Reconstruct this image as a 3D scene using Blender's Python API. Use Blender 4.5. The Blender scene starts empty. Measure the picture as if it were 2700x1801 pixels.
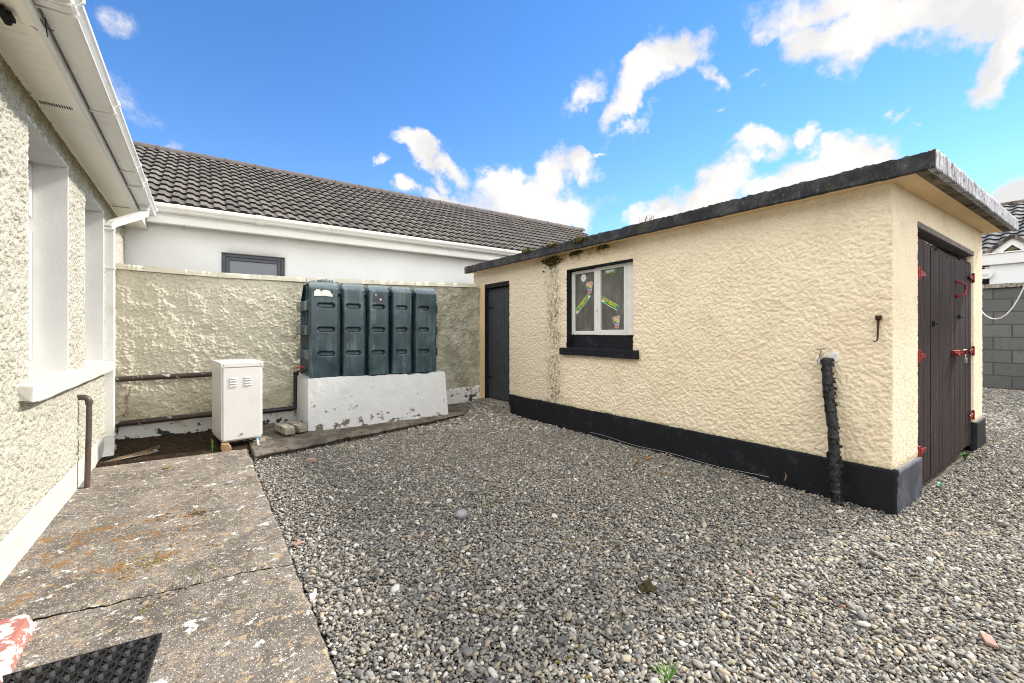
import bpy, bmesh, math, random
import numpy as np
from mathutils import Vector, Matrix, Euler, noise as mnoise
random.seed(7); RNG = np.random.default_rng(11)
R = math.radians
scene = bpy.context.scene
COL = scene.collection

# ------------------------------------------------------------------ camera
YAW = .62; EYE = 1.35
cd = bpy.data.cameras.new('camera'); cam = bpy.data.objects.new('camera', cd); COL.objects.link(cam)
cam.location = (0, 0, EYE); cam.rotation_euler = (R(90), 0, -YAW)
cd.sensor_width = 36; cd.lens = 1147.36/2700*36; cd.shift_y = -22.4/2700
cd.clip_start = .05; cd.clip_end = 2000
scene.camera = cam

# ------------------------------------------------------------------ light, exposure
SUN = Vector((1, -.16, .78)).normalized()
sl = bpy.data.lights.new('sun', 'SUN'); so = bpy.data.objects.new('sun', sl); COL.objects.link(so)
sl.energy = 2.0; sl.angle = R(4.5); sl.color = (1, .94, .85)
so.rotation_euler = SUN.to_track_quat('Z', 'Y').to_euler(); so.location = (20, -4, 18)
scene.view_settings.view_transform = 'Standard'; scene.view_settings.look = 'None'
scene.view_settings.exposure = 1.62; scene.view_settings.gamma = 1
scene.view_settings.use_curve_mapping = False
scene.cycles.max_bounces = 8; scene.cycles.diffuse_bounces = 4
scene.cycles.use_denoising = True; scene.cycles.denoiser = 'OPENIMAGEDENOISE'; scene.cycles.denoising_prefilter = 'NONE'; scene.cycles.filter_width = 1.1; scene.cycles.use_adaptive_sampling = False
scene.cycles.caustics_reflective = False; scene.cycles.caustics_refractive = False

# ------------------------------------------------------------------ world: sky + clouds placed by direction
def pix_dir(u, v):          # a direction in the sky, from the pixel of the photograph it was measured at
    a = (u-1350)/1147.36; b = -(v-878.1)/1147.36
    s, c = math.sin(YAW), math.cos(YAW)
    return Vector((s+c*a, c-s*a, b)).normalized()
w = bpy.data.worlds.new('World'); scene.world = w; w.use_nodes = True
nt = w.node_tree; nt.nodes.clear()
def wn(t, **k):
    n = nt.nodes.new(t)
    for a, b in k.items(): setattr(n, a, b)
    return n
wl = nt.links.new
out = wn('ShaderNodeOutputWorld'); bg = wn('ShaderNodeBackground'); wl(bg.outputs[0], out.inputs[0])
sky = wn('ShaderNodeTexSky', sky_type='NISHITA', sun_disc=False, sun_elevation=math.asin(SUN.z),
         sun_rotation=math.atan2(SUN.x, SUN.y), air_density=1.0, dust_density=0.0, ozone_density=1.6, altitude=50)
hs = wn('ShaderNodeHueSaturation'); hs.inputs['Saturation'].default_value = 1.28; hs.inputs['Value'].default_value = .53; hs.inputs['Hue'].default_value = .498
wl(sky.outputs[0], hs.inputs['Color'])
bg.inputs[1].default_value = .15
tc = wn('ShaderNodeTexCoord')
def math_(op, a, b=None, c=None, clamp=False):
    n = wn('ShaderNodeMath', operation=op, use_clamp=clamp)
    for i, x in enumerate((a, b, c)):
        if x is None: continue
        if isinstance(x, (int, float)): n.inputs[i].default_value = x
        else: wl(x, n.inputs[i])
    return n.outputs[0]
wx = wn('ShaderNodeTexNoise'); wx.inputs['Scale'].default_value = 8; wx.inputs['Detail'].default_value = 9; wx.inputs['Roughness'].default_value = .6
wl(tc.outputs['Generated'], wx.inputs['Vector'])
va = wn('ShaderNodeVectorMath', operation='MULTIPLY_ADD')
wl(wx.outputs['Color'], va.inputs[0]); va.inputs[1].default_value = (.17, .17, .17)
va2 = wn('ShaderNodeVectorMath', operation='SUBTRACT'); wl(tc.outputs['Generated'], va2.inputs[0]); va2.inputs[1].default_value = (.085, .085, .085)
wl(va2.outputs[0], va.inputs[2])
WARP = va.outputs[0]
# clouds: (u, v, semi-major px, semi-minor px, angle deg, strength)
c2 = lambda x, y, a, b, t, s: (1200+x*.638, y*.638, a*.638, b*.638, t, s)
c6 = lambda x, y, a, b, t, s: (900+x*.3828, 300+y*.3828, a*.3828, b*.3828, t, s)
CL = [c2(1850,40,560,130,-2,1.25), c2(1640,150,230,130,25,1.1), c2(1510,215,130,110,50,.95), c2(2150,90,260,110,22,1.1),
      c2(1310,110,90,40,30,.5),
      c2(2270,225,230,90,52,1.2), c2(2390,100,160,110,60,1.2),
      c2(770,320,220,75,52,1.05), c2(900,190,130,75,20,.9),
      c2(520,390,150,52,42,.78), c2(1030,310,100,40,-48,.5), c2(1040,440,45,26,0,.5), c2(740,520,120,26,30,.4),
      c2(1240,615,130,52,10,.82), c2(1430,570,75,42,5,.85), c2(1450,150,90,60,0,.6),
      c2(1560,690,330,95,22,1.25), c2(1780,610,100,62,20,1.1), c2(1060,800,150,95,30,1.1), c2(870,890,150,60,20,1.0), c2(1300,800,160,60,10,1.1),
      c2(2351,790,120,80,40,1.3),
      c2(1880,450,55,22,10,.6), c2(1945,490,45,20,10,.5), c2(1180,285,60,18,15,.35), c2(1270,340,60,18,30,.4),
      c2(300,840,250,120,-8,1.2), c2(395,730,85,100,0,1.05), c2(515,690,95,62,-10,.85), c2(470,870,90,90,0,1.0), c2(200,760,110,80,0,1.0),
      c6(560,250,230,90,-32,.95), c6(760,370,170,90,-25,.95), c6(690,490,60,110,0,.7), c6(460,520,95,70,0,1.05), c6(700,610,230,70,-5,1.1),
      c6(255,340,70,42,40,.6), c6(1010,360,70,40,-60,.5), c6(1820,250,90,26,10,.4),
      (280,60,90,45,-50,.34), (350,285,130,55,-40,.36), (478,378,60,30,0,.42)]
tot = None
Fx = 1147.36
for (u, v, sa, sb, an, st) in CL:
    d = pix_dir(u, v); e = R(an)
    p1 = pix_dir(u+8*math.cos(e), v-8*math.sin(e)); ax = (p1-d); ax = (ax-d*ax.dot(d)); k1 = ax.length/8; ax.normalize()
    p2 = pix_dir(u+8*math.sin(e), v+8*math.cos(e)); ay = p2-d; k2 = (ay-d*ay.dot(d)-ax*ay.dot(ax)).length/8
    az = d; ay = az.cross(ax)
    mp = wn('ShaderNodeMapping', vector_type='TEXTURE')
    mp.inputs['Location'].default_value = d
    mp.inputs['Rotation'].default_value = Matrix((ax, ay, az)).transposed().to_euler()
    mp.inputs['Scale'].default_value = (sa*k1*1.5, sb*k2*1.5, 2.0)
    wl(WARP, mp.inputs['Vector'])
    gr = wn('ShaderNodeTexGradient', gradient_type='SPHERICAL'); wl(mp.outputs[0], gr.inputs[0])
    m = math_('MULTIPLY', gr.outputs['Fac'], st)
    tot = m if tot is None else math_('SMOOTH_MAX', tot, m, .04)
nz = wn('ShaderNodeTexNoise'); nz.inputs['Scale'].default_value = 9; nz.inputs['Detail'].default_value = 12; nz.inputs['Roughness'].default_value = .66
wl(tc.outputs['Generated'], nz.inputs['Vector'])
dens = math_('ADD', math_('MULTIPLY', tot, 1.25), math_('MULTIPLY_ADD', nz.outputs['Fac'], 2.0, -1.0-.27))
mr = wn('ShaderNodeMapRange', interpolation_type='SMOOTHSTEP'); wl(dens, mr.inputs[0])
mr.inputs[1].default_value = -.10; mr.inputs[2].default_value = .56
gate = wn('ShaderNodeMapRange'); wl(tot, gate.inputs[0]); gate.inputs[1].default_value = .07; gate.inputs[2].default_value = .22
mask = math_('MULTIPLY', mr.outputs[0], gate.outputs[0])
# broken cloud added behind and above the camera, brightened as white fill light
dt = wn('ShaderNodeVectorMath', operation='DOT_PRODUCT'); wl(tc.outputs['Generated'], dt.inputs[0]); dt.inputs[1].default_value = (math.sin(YAW), math.cos(YAW), 0)
beh = wn('ShaderNodeMapRange', interpolation_type='SMOOTHSTEP'); wl(dt.outputs['Value'], beh.inputs[0]); beh.inputs[1].default_value = .36; beh.inputs[2].default_value = .16
n3 = wn('ShaderNodeTexNoise'); n3.inputs['Scale'].default_value = 3.2; n3.inputs['Detail'].default_value = 8; n3.inputs['Roughness'].default_value = .6; wl(tc.outputs['Generated'], n3.inputs['Vector'])
bm_ = wn('ShaderNodeMapRange', interpolation_type='SMOOTHSTEP'); wl(n3.outputs['Fac'], bm_.inputs[0]); bm_.inputs[1].default_value = .36; bm_.inputs[2].default_value = .50
rear_fill = math_('MULTIPLY', bm_.outputs[0], beh.outputs[0])
cc = wn('ShaderNodeMapRange'); wl(dens, cc.inputs[0]); cc.inputs[1].default_value = .15; cc.inputs[2].default_value = 1.1
n5 = wn('ShaderNodeTexNoise'); n5.inputs['Scale'].default_value = 6; n5.inputs['Detail'].default_value = 7; wl(WARP, n5.inputs['Vector'])
cc2 = wn('ShaderNodeMapRange'); wl(n5.outputs['Fac'], cc2.inputs[0]); cc2.inputs[1].default_value = .38; cc2.inputs[2].default_value = .62
cm = wn('ShaderNodeMix', data_type='RGBA'); wl(math_('MULTIPLY', math_('MULTIPLY_ADD', cc.outputs[0], .6, .4), cc2.outputs[0]), cm.inputs[0])
cm.inputs[6].default_value = (1.88, 1.86, 1.86, 1); cm.inputs[7].default_value = (3.1, 2.95, 2.75, 1)
mx = wn('ShaderNodeMix', data_type='RGBA'); wl(mask, mx.inputs[0]); tn = wn('ShaderNodeMix', data_type='RGBA', blend_type='MULTIPLY'); tn.inputs[0].default_value = 1; wl(hs.outputs[0], tn.inputs[6]); tn.inputs[7].default_value = (.95, .90, 1.03, 1); wl(tn.outputs[2], mx.inputs[6]); wl(cm.outputs[2], mx.inputs[7])
mr2 = wn('ShaderNodeMix', data_type='RGBA'); wl(rear_fill, mr2.inputs[0]); wl(mx.outputs[2], mr2.inputs[6]); mr2.inputs[7].default_value = (6.2, 6.0, 5.6, 1); wl(mr2.outputs[2], bg.inputs[0])
try: w.cycles.sampling_method = 'MANUAL'; w.cycles.sample_map_resolution = 512
except Exception: pass

# ------------------------------------------------------------------ helpers
def tag(o, label=None, cat=None, group=None, kind=None):
    if label: o['label'] = label
    if cat: o['category'] = cat
    if group: o['group'] = group
    if kind: o['kind'] = kind
    return o
def empty(name, loc=(0, 0, 0), rz=0, **k):
    o = bpy.data.objects.new(name, None); COL.objects.link(o)
    o.location = loc; o.rotation_euler = (0, 0, rz); o.empty_display_size = .1
    return tag(o, **k)
class MB:
    def __init__(s): s.v = []; s.f = []; s.m = []
    def add(s, vs, fs, mi=0):
        b = len(s.v); s.v += [tuple(p) for p in vs]; s.f += [tuple(b+i for i in f) for f in fs]; s.m += [mi]*len(fs); return s
    def box(s, x0, x1, y0, y1, z0, z1, mi=0, M=None):
        vs = [Vector((x, y, z)) for z in (z0, z1) for y in (y0, y1) for x in (x0, x1)]
        if M is not None: vs = [M @ p for p in vs]
        return s.add(vs, [(0, 2, 3, 1), (4, 5, 7, 6), (0, 1, 5, 4), (2, 6, 7, 3), (0, 4, 6, 2), (1, 3, 7, 5)], mi)
    def prism(s, poly, fn, a, b, mi=0, caps=True):       # poly: list of 2-D points; fn(p, t) -> 3-D
        n = len(poly); vs = [fn(p, a) for p in poly]+[fn(p, b) for p in poly]
        fs = [(i, (i+1) % n, n+(i+1) % n, n+i) for i in range(n)]
        if caps: fs += [tuple(range(n-1, -1, -1)), tuple(range(n, 2*n))]
        return s.add(vs, fs, mi)
    def tube(s, path, r, seg=14, mi=0, caps=True, sq=None, wob=0):
        path = [Vector(p) for p in path]; n = len(path); rs = r if isinstance(r, (list, tuple)) else [r]*n
        rings = []; prev = None
        for i, p in enumerate(path):
            t = (path[min(i+1, n-1)]-path[max(i-1, 0)]).normalized()
            if prev is None:
                a = Vector((0, 0, 1)) if abs(t.z) < .9 else Vector((1, 0, 0))
                nx = t.cross(a).normalized()
            else: nx = (prev-t*prev.dot(t)).normalized()
            prev = nx; ny = t.cross(nx)
            if sq: ring = [p+nx*a*sq[0]+ny*b*sq[1] for a, b in ((-1, -1), (1, -1), (1, 1), (-1, 1))]
            else: ring = [p+(nx*math.cos(2*math.pi*k/seg)+ny*math.sin(2*math.pi*k/seg))*rs[i]*(1+wob*(random.random()-.5)) for k in range(seg)]
            rings.append(ring)
        m = len(rings[0]); vs = [q for r_ in rings for q in r_]
        fs = [(i*m+k, i*m+(k+1) % m, (i+1)*m+(k+1) % m, (i+1)*m+k) for i in range(n-1) for k in range(m)]
        if caps: fs += [tuple(range(m-1, -1, -1)), tuple((n-1)*m+k for k in range(m))]
        return s.add(vs, fs, mi)
    def disc(s, c, r, ax, th, seg=20, mi=0):
        c = Vector(c); ax = Vector(ax).normalized(); return s.tube([c, c+ax*th], r, seg, mi)
    def build(s, name, mats, parent=None, smooth=False, bevel=0, local=False, seg=2, auto=None):
        me = bpy.data.meshes.new(name)
        o = bpy.data.objects.new(name, me); COL.objects.link(o)
        vs = s.v
        if parent is not None:
            o.parent = parent
            if not local:
                off = Vector((0, 0, 0)); p = parent
                while p: off += p.location; p = p.parent
                vs = [tuple(Vector(q)-off) for q in vs]
        me.from_pydata(vs, [], s.f)
        for m in (mats if isinstance(mats, (list, tuple)) else [mats]): me.materials.append(m)
        if any(s.m): me.polygons.foreach_set('material_index', s.m)
        if smooth: me.polygons.foreach_set('use_smooth', [True]*len(s.f))
        bm = bmesh.new(); bm.from_mesh(me); bmesh.ops.recalc_face_normals(bm, faces=bm.faces); bm.to_mesh(me); bm.free()
        if auto is not None: me.set_sharp_from_angle(angle=R(auto))
        me.update()
        if bevel:
            b = o.modifiers.new('bevel', 'BEVEL'); b.width = bevel; b.segments = seg; b.limit_method = 'ANGLE'; b.angle_limit = R(40)
        return o
def npmesh(name, V, F, mats, parent=None, smooth=True, attr=None, mi=None, kind=None):
    me = bpy.data.meshes.new(name); V = np.asarray(V, np.float32); F = np.asarray(F, np.int32)
    if parent is not None:
        off = Vector((0, 0, 0)); p = parent
        while p: off += p.location; p = p.parent
        V = V-np.array(off, np.float32)
    n, k = F.shape
    me.vertices.add(len(V)); me.vertices.foreach_set('co', V.ravel())
    me.loops.add(n*k); me.loops.foreach_set('vertex_index', F.ravel())
    me.polygons.add(n); me.polygons.foreach_set('loop_start', np.arange(0, n*k, k, dtype=np.int32))
    me.polygons.foreach_set('use_smooth', np.full(n, smooth))
    for m in (mats if isinstance(mats, (list, tuple)) else [mats]): me.materials.append(m)
    if mi is not None: me.polygons.foreach_set('material_index', np.asarray(mi, np.int32))
    if attr is not None:
        at = me.attributes.new('tint', 'FLOAT', 'POINT'); at.data.foreach_set('value', np.asarray(attr, np.float32))
    me.update(calc_edges=True); me.validate()
    o = bpy.data.objects.new(name, me); COL.objects.link(o)
    if parent is not None: o.parent = parent
    if kind: o['kind'] = kind
    return o
# numpy noise
def _hash(ix, iy, seed):
    h = (ix.astype(np.int64)*374761393+iy.astype(np.int64)*668265263+seed*1442695041) & 0xFFFFFFFF
    h = ((h ^ (h >> 13))*1274126177) & 0xFFFFFFFF; h = h ^ (h >> 16)
    return (h & 0xFFFFFF)/float(0x1000000)
def vnoise(x, y, seed=0):
    ix = np.floor(x); iy = np.floor(y); fx = x-ix; fy = y-iy
    fx = fx*fx*(3-2*fx); fy = fy*fy*(3-2*fy)
    a = _hash(ix, iy, seed); b = _hash(ix+1, iy, seed); c = _hash(ix, iy+1, seed); d = _hash(ix+1, iy+1, seed)
    return (a*(1-fx)+b*fx)*(1-fy)+(c*(1-fx)+d*fx)*fy
def fbm(x, y, seed=0, o=4):
    s = 0; a = .5; t = 0
    for i in range(o): s = s+a*vnoise(x*2**i, y*2**i, seed+i*17); t += a; a *= .5
    return s/t
def worley(x, y, seed=0, size=None):
    ix = np.floor(x); iy = np.floor(y); best = np.full(x.shape, 9.)
    hv = np.zeros(x.shape)
    for dx in (-1, 0, 1):
        for dy in (-1, 0, 1):
            jx = ix+dx; jy = iy+dy
            px = jx+_hash(jx, jy, seed); py = jy+_hash(jx, jy, seed+5)
            r = .55+.6*_hash(jx, jy, seed+9)
            dd = np.hypot(px-x, py-y)/r
            m = dd < best; best = np.where(m, dd, best); hv = np.where(m, _hash(jx, jy, seed+31), hv)
    return best, hv
def blobs(x, y, cell, seed):
    d, h = worley(x/cell, y/cell, seed); return np.sqrt(np.clip(1-d*d, 0, 1))*(.45+.55*h)
def grid_lines(a, b, step, extra=()):
    n = max(1, int(round((b-a)/step))); L = list(np.linspace(a, b, n+1))
    for e in extra:
        if a < e < b:
            i = int(np.argmin([abs(q-e) for q in L])); L[i] = e
    return np.array(sorted(set(L)))
def rough_panel(name, org, U, W, N, us, ws, holes, hfn, mat, parent, skirt=.03, zfix=None):
    """a rendered wall face: a grid of real relief with openings cut out and its rims turned in"""
    org, U, W, N = (np.array(a, float) for a in (org, U, W, N))
    gu, gw = np.meshgrid(us, ws, indexing='ij'); h = hfn(gu, gw)
    V = org+gu[..., None]*U+gw[..., None]*W+h[..., None]*N
    if zfix is not None: V = zfix(V, gu, gw)
    nu, nw = len(us), len(ws); idx = np.arange(nu*nw).reshape(nu, nw)
    cu = (us[:-1]+us[1:])/2; cw = (ws[:-1]+ws[1:])/2
    keep = np.ones((nu-1, nw-1), bool)
    for (a, b, c, d) in holes: keep &= ~((cu[:, None] > a) & (cu[:, None] < b) & (cw[None] > c) & (cw[None] < d))
    q = np.stack([idx[:-1, :-1], idx[1:, :-1], idx[1:, 1:], idx[:-1, 1:]], -1)[keep]
    if np.dot(np.cross(U, W), N) < 0: q = q[:, ::-1]
    e = np.concatenate([q[:, [0, 1]], q[:, [1, 2]], q[:, [2, 3]], q[:, [3, 0]]])
    key = np.sort(e, 1); k = key[:, 0].astype(np.int64)*nu*nw+key[:, 1]
    un, inv, cnt = np.unique(k, return_inverse=True, return_counts=True)
    be = e[cnt[inv] == 1]
    bv = np.unique(be); mp = {int(a): i for i, a in enumerate(bv)}
    Vf = V.reshape(-1, 3); flat = (org+gu[..., None]*U+gw[..., None]*W-skirt*N)
    if zfix is not None: flat = zfix(flat, gu, gw)
    V2 = flat.reshape(-1, 3)[bv]
    off = len(Vf)
    f2 = np.array([[b_, a_, off+mp[int(a_)], off+mp[int(b_)]] for a_, b_ in be])
    return npmesh(name, np.concatenate([Vf, V2]), np.concatenate([q, f2]), mat, parent)

# ------------------------------------------------------------------ materials
class NM:
    def __init__(s, name):
        s.mat = bpy.data.materials.new(name); s.mat.use_nodes = True; s.t = s.mat.node_tree; s.t.nodes.clear()
        s.out = s.n('ShaderNodeOutputMaterial'); s.b = s.n('ShaderNodeBsdfPrincipled'); s.l(s.b.outputs[0], s.out.inputs[0])
        s.tc = s.n('ShaderNodeTexCoord').outputs['Object']
        s.b.inputs['Specular IOR Level'].default_value = .3
    def n(s, t, **k):
        q = s.t.nodes.new(t)
        for a, b in k.items(): setattr(q, a, b)
        return q
    def l(s, a, b): s.t.links.new(a, b)
    def vec(s, sc=(1, 1, 1), rot=(0, 0, 0), loc=(0, 0, 0)):
        m = s.n('ShaderNodeMapping'); s.l(s.tc, m.inputs[0]); m.inputs['Scale'].default_value = sc; m.inputs['Rotation'].default_value = rot
        m.inputs['Location'].default_value = loc; return m.outputs[0]
    def noise(s, scale, detail=3, rough=.55, sc=(1, 1, 1), dist=0, loc=(0, 0, 0), rot=(0, 0, 0)):
        q = s.n('ShaderNodeTexNoise'); q.inputs['Scale'].default_value = scale; q.inputs['Detail'].default_value = detail
        q.inputs['Roughness'].default_value = rough; q.inputs['Distortion'].default_value = dist
        s.l(s.vec(sc, rot, loc), q.inputs['Vector']); return q.outputs['Fac']
    def vor(s, scale, feature='F1', out='Distance', sc=(1, 1, 1), rnd=1):
        q = s.n('ShaderNodeTexVoronoi', feature=feature); q.inputs['Scale'].default_value = scale; q.inputs['Randomness'].default_value = rnd
        s.l(s.vec(sc), q.inputs['Vector']); return q.outputs[out]
    def step(s, v, lo, hi, a=0., b=1.):
        q = s.n('ShaderNodeMapRange', interpolation_type='SMOOTHSTEP'); s.l(v, q.inputs[0])
        for i, x in enumerate((lo, hi, a, b)): q.inputs[1+i].default_value = x
        return q.outputs[0]
    def m(s, op, a, b=0., clamp=False):
        q = s.n('ShaderNodeMath', operation=op, use_clamp=clamp)
        for i, x in enumerate((a, b)):
            if isinstance(x, (int, float)): q.inputs[i].default_value = x
            else: s.l(x, q.inputs[i])
        return q.outputs[0]
    def mix(s, f, a, b, mode='MIX'):
        q = s.n('ShaderNodeMix', data_type='RGBA', blend_type=mode)
        for i, x in ((0, f), (6, a), (7, b)):
            if isinstance(x, (int, float)): q.inputs[i].default_value = x
            elif isinstance(x, tuple): q.inputs[i].default_value = (*x[:3], 1)
            else: s.l(x, q.inputs[i])
        return q.outputs[2]
    def ramp(s, v, stops, interp='LINEAR'):
        q = s.n('ShaderNodeValToRGB'); s.l(v, q.inputs[0]); r = q.color_ramp; r.interpolation = interp
        while len(r.elements) < len(stops): r.elements.new(.5)
        for e_, (p, c) in zip(r.elements, stops): e_.position = p; e_.color = (*c, 1)
        return q.outputs[0]
    def sep(s, ax):
        q = s.n('ShaderNodeSeparateXYZ'); s.l(s.tc, q.inputs[0]); return q.outputs[ax]
    def done(s, col, rough=.85, bump=None, bs=.5, bd=.004, metal=0., spec=None, coat=0.):
        for nme, x in (('Base Color', col), ('Roughness', rough)):
            if isinstance(x, (int, float)): s.b.inputs[nme].default_value = x
            elif isinstance(x, tuple): s.b.inputs[nme].default_value = (*x[:3], 1)
            else: s.l(x, s.b.inputs[nme])
        s.b.inputs['Metallic'].default_value = metal
        if spec is not None: s.b.inputs['Specular IOR Level'].default_value = spec
        if coat: s.b.inputs['Coat Weight'].default_value = coat; s.b.inputs['Coat Roughness'].default_value = .15
        if bump is not None:
            q = s.n('ShaderNodeBump'); q.inputs['Strength'].default_value = bs; q.inputs['Distance'].default_value = bd
            s.l(bump, q.inputs['Height']); s.l(q.outputs[0], s.b.inputs['Normal'])
        return s.mat
def simple(name, col, rough=.6, var=.12, scale=8, bscale=60, bs=.15, metal=0, spec=.4, dirt=None, dth=(.58, .7), dscale=6):
    q = NM(name); n1 = q.noise(scale, 4)
    a = tuple(c*(1-var) for c in col); b = tuple(min(1, c*(1+var)) for c in col)
    c = q.mix(q.step(n1, .3, .7), a, b)
    if dirt: c = q.mix(q.step(q.noise(dscale, 6, .65, loc=(3, 1, 2)), dth[0], dth[1]), c, dirt)
    return q.done(c, rough, q.noise(bscale, 3), bs, .002, metal, spec)

def m_house():
    q = NM('roughcast_grey_cream'); n = q.noise(3, 4); f = q.noise(70, 4, .7)
    c = q.mix(q.step(n, .35, .7), (.52, .50, .42), (.47, .45, .37))
    c = q.mix(q.m('MULTIPLY', q.step(f, .54, .63), .65), c, (.22, .20, .14))
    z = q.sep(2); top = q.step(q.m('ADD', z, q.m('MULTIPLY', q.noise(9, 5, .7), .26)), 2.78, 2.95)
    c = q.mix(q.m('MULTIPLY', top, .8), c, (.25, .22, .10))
    return q.done(c, .9, q.m('ADD', q.vor(95), q.noise(190, 4, .7)), .9, .005)
def m_boundary():
    q = NM('roughcast_yellowed'); x = q.m('ADD', q.sep(0), 1.7); z = q.sep(2); n = q.noise(2.2, 5, .6)
    c = q.mix(q.step(n, .35, .65), (.63, .595, .485), (.56, .53, .43))
    c = q.mix(q.m('MULTIPLY', q.step(q.noise(45, 5, .7), .55, .7), .35), c, (.32, .28, .18))
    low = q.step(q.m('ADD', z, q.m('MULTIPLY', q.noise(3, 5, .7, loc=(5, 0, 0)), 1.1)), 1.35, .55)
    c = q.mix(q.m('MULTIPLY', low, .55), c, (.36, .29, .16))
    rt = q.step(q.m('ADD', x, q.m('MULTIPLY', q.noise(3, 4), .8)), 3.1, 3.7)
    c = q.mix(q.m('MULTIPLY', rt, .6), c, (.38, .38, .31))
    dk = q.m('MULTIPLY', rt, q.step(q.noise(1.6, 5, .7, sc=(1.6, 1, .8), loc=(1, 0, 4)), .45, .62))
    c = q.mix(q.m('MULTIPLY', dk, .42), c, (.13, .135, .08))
    # darker mottling from beside the tank rightwards
    bl = q.m('MULTIPLY', q.step(x, .95, 1.2), q.step(q.noise(5, 6, .75, loc=(7, 2, 1)), .45, .6))
    c = q.mix(q.m('MULTIPLY', bl, .45), c, (.2, .18, .11))
    return q.done(c, .6, q.m('ADD', q.vor(80), q.noise(130, 4, .7)), .8, .004, spec=.45)
def m_shed():
    q = NM('roughcast_cream_paint'); x = q.sep(0); y = q.m('ADD', q.sep(1), 4.1); z = q.sep(2)
    n = q.noise(1.8, 5, .6)
    c = q.mix(q.step(n, .3, .7), (.85, .745, .565), (.82, .70, .52))
    pale = q.step(q.m('ADD', y, q.m('MULTIPLY', q.noise(2.5, 5, .7), 1.2)), 5.0, 5.9)
    c = q.mix(q.m('MULTIPLY', pale, .75), c, (.66, .58, .46))
    c = q.mix(q.m('MULTIPLY', q.step(q.noise(2.6, 8, .72, loc=(8, 8, 1)), .48, .66), .45), c, (.66, .56, .40))
    c = q.mix(q.m('MULTIPLY', q.step(q.noise(1.3, 6, .7, loc=(2, 5, 7), sc=(1, 1, .4)), .54, .68), .30), c, (.58, .50, .38))
    # washed-out mildew run left of the window
    yw_ = q.m('ADD', y, q.m('MULTIPLY', q.m('SUBTRACT', q.noise(5, 6, .7, loc=(0, 3, 3)), .5), .5))
    w1 = q.m('MULTIPLY', q.m('MULTIPLY', q.step(yw_, 4.70, 4.88), q.step(yw_, 5.20, 4.98)), q.step(q.noise(2.4, 5, .6, loc=(3, 3, 8)), .30, .60, .35, .95))
    sp = q.step(q.noise(24, 8, .8, sc=(1, 1, .6)), .47, .55)
    run = q.m('MULTIPLY', w1, q.m('MAXIMUM', sp, .16))
    c = q.mix(run, c, (.14, .12, .09))
    # algae and moss stain under the eave and round the window head
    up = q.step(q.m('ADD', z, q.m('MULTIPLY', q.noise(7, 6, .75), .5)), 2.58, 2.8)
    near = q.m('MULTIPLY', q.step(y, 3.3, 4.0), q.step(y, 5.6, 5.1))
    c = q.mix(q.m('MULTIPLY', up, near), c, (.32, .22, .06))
    sp2 = q.m('MULTIPLY', q.step(q.noise(38, 6, .8, loc=(2, 3, 5)), .60, .66), q.step(q.m('ADD', z, q.m('MULTIPLY', q.noise(3, 3), .6)), 2.35, 2.8))
    c = q.mix(q.m('MULTIPLY', sp2, .8), c, (.12, .08, .04))
    c = q.mix(q.m('MULTIPLY', q.step(q.noise(26, 5, .8, loc=(9, 3, 5)), .70, .74), .7), c, (.2, .15, .09))
    c = q.mix(q.m('MULTIPLY', q.step(q.noise(64, 4, .8, loc=(1, 2, 9)), .60, .66), .55), c, (.36, .26, .15))
    ft = q.m('MULTIPLY', q.step(q.m('ADD', z, q.m('MULTIPLY', q.noise(24, 5, .7), .10)), .40, .34), .6)
    c = q.mix(ft, c, (.33, .30, .16))
    return q.done(c, .72, q.m('ADD', q.vor(75), q.noise(150, 4, .7)), .8, .004, spec=.3)
def m_concrete_path():
    q = NM('weathered_concrete')
    n = q.noise(2.5, 6, .7); c = q.mix(q.step(n, .40, .60), (.235, .205, .172), (.125, .110, .094))
    ag = q.n('ShaderNodeTexVoronoi'); ag.inputs['Scale'].default_value = 130; q.l(q.tc, ag.inputs['Vector'])
    sp = q.n('ShaderNodeSeparateColor'); q.l(ag.outputs['Color'], sp.inputs[0])
    c = q.mix(q.m('MULTIPLY', q.step(sp.outputs[0], .50, .66, 0., .85), q.step(ag.outputs['Distance'], .5, .3)), c, (.62, .57, .49))
    c = q.mix(q.m('MULTIPLY', q.step(sp.outputs[1], .62, .66), q.step(ag.outputs['Distance'], .45, .3)), c, (.07, .062, .052))
    c = q.mix(q.step(q.noise(34, 5, .75), .56, .62), c, (.09, .08, .065))
    c = q.mix(q.step(q.noise(17, 7, .7, loc=(4, 4, 0)), .56, .60), c, (.38, .29, .19))
    c = q.mix(q.step(q.noise(9, 8, .72, loc=(1, 7, 0)), .605, .62), c, (.66, .64, .58))     # white lichen / old paint
    c = q.mix(q.step(q.noise(24, 6, .7, loc=(9, 1, 0)), .63, .645), c, (.72, .70, .66))
    x = q.sep(0); y = q.sep(1)
    reg = q.m('MULTIPLY', q.m('MULTIPLY', q.step(y, 3.05, 3.3), q.step(y, 4.5, 4.0)), q.step(x, .15, -.1))
    c = q.mix(q.m('MULTIPLY', q.m('MULTIPLY', reg, q.step(q.noise(7, 8, .75, loc=(0, 2, 0)), .52, .60)), .8), c, (.26, .125, .03))
    c = q.mix(q.m('MULTIPLY', q.m('MULTIPLY', reg, q.step(q.noise(6, 8, .75, loc=(6, 9, 0)), .60, .66)), .8), c, (.05, .04, .015))
    return q.done(c, .93, q.m('ADD', q.noise(90, 5, .8), q.m('MULTIPLY', ag.outputs['Distance'], .6)), .9, .004)
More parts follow.
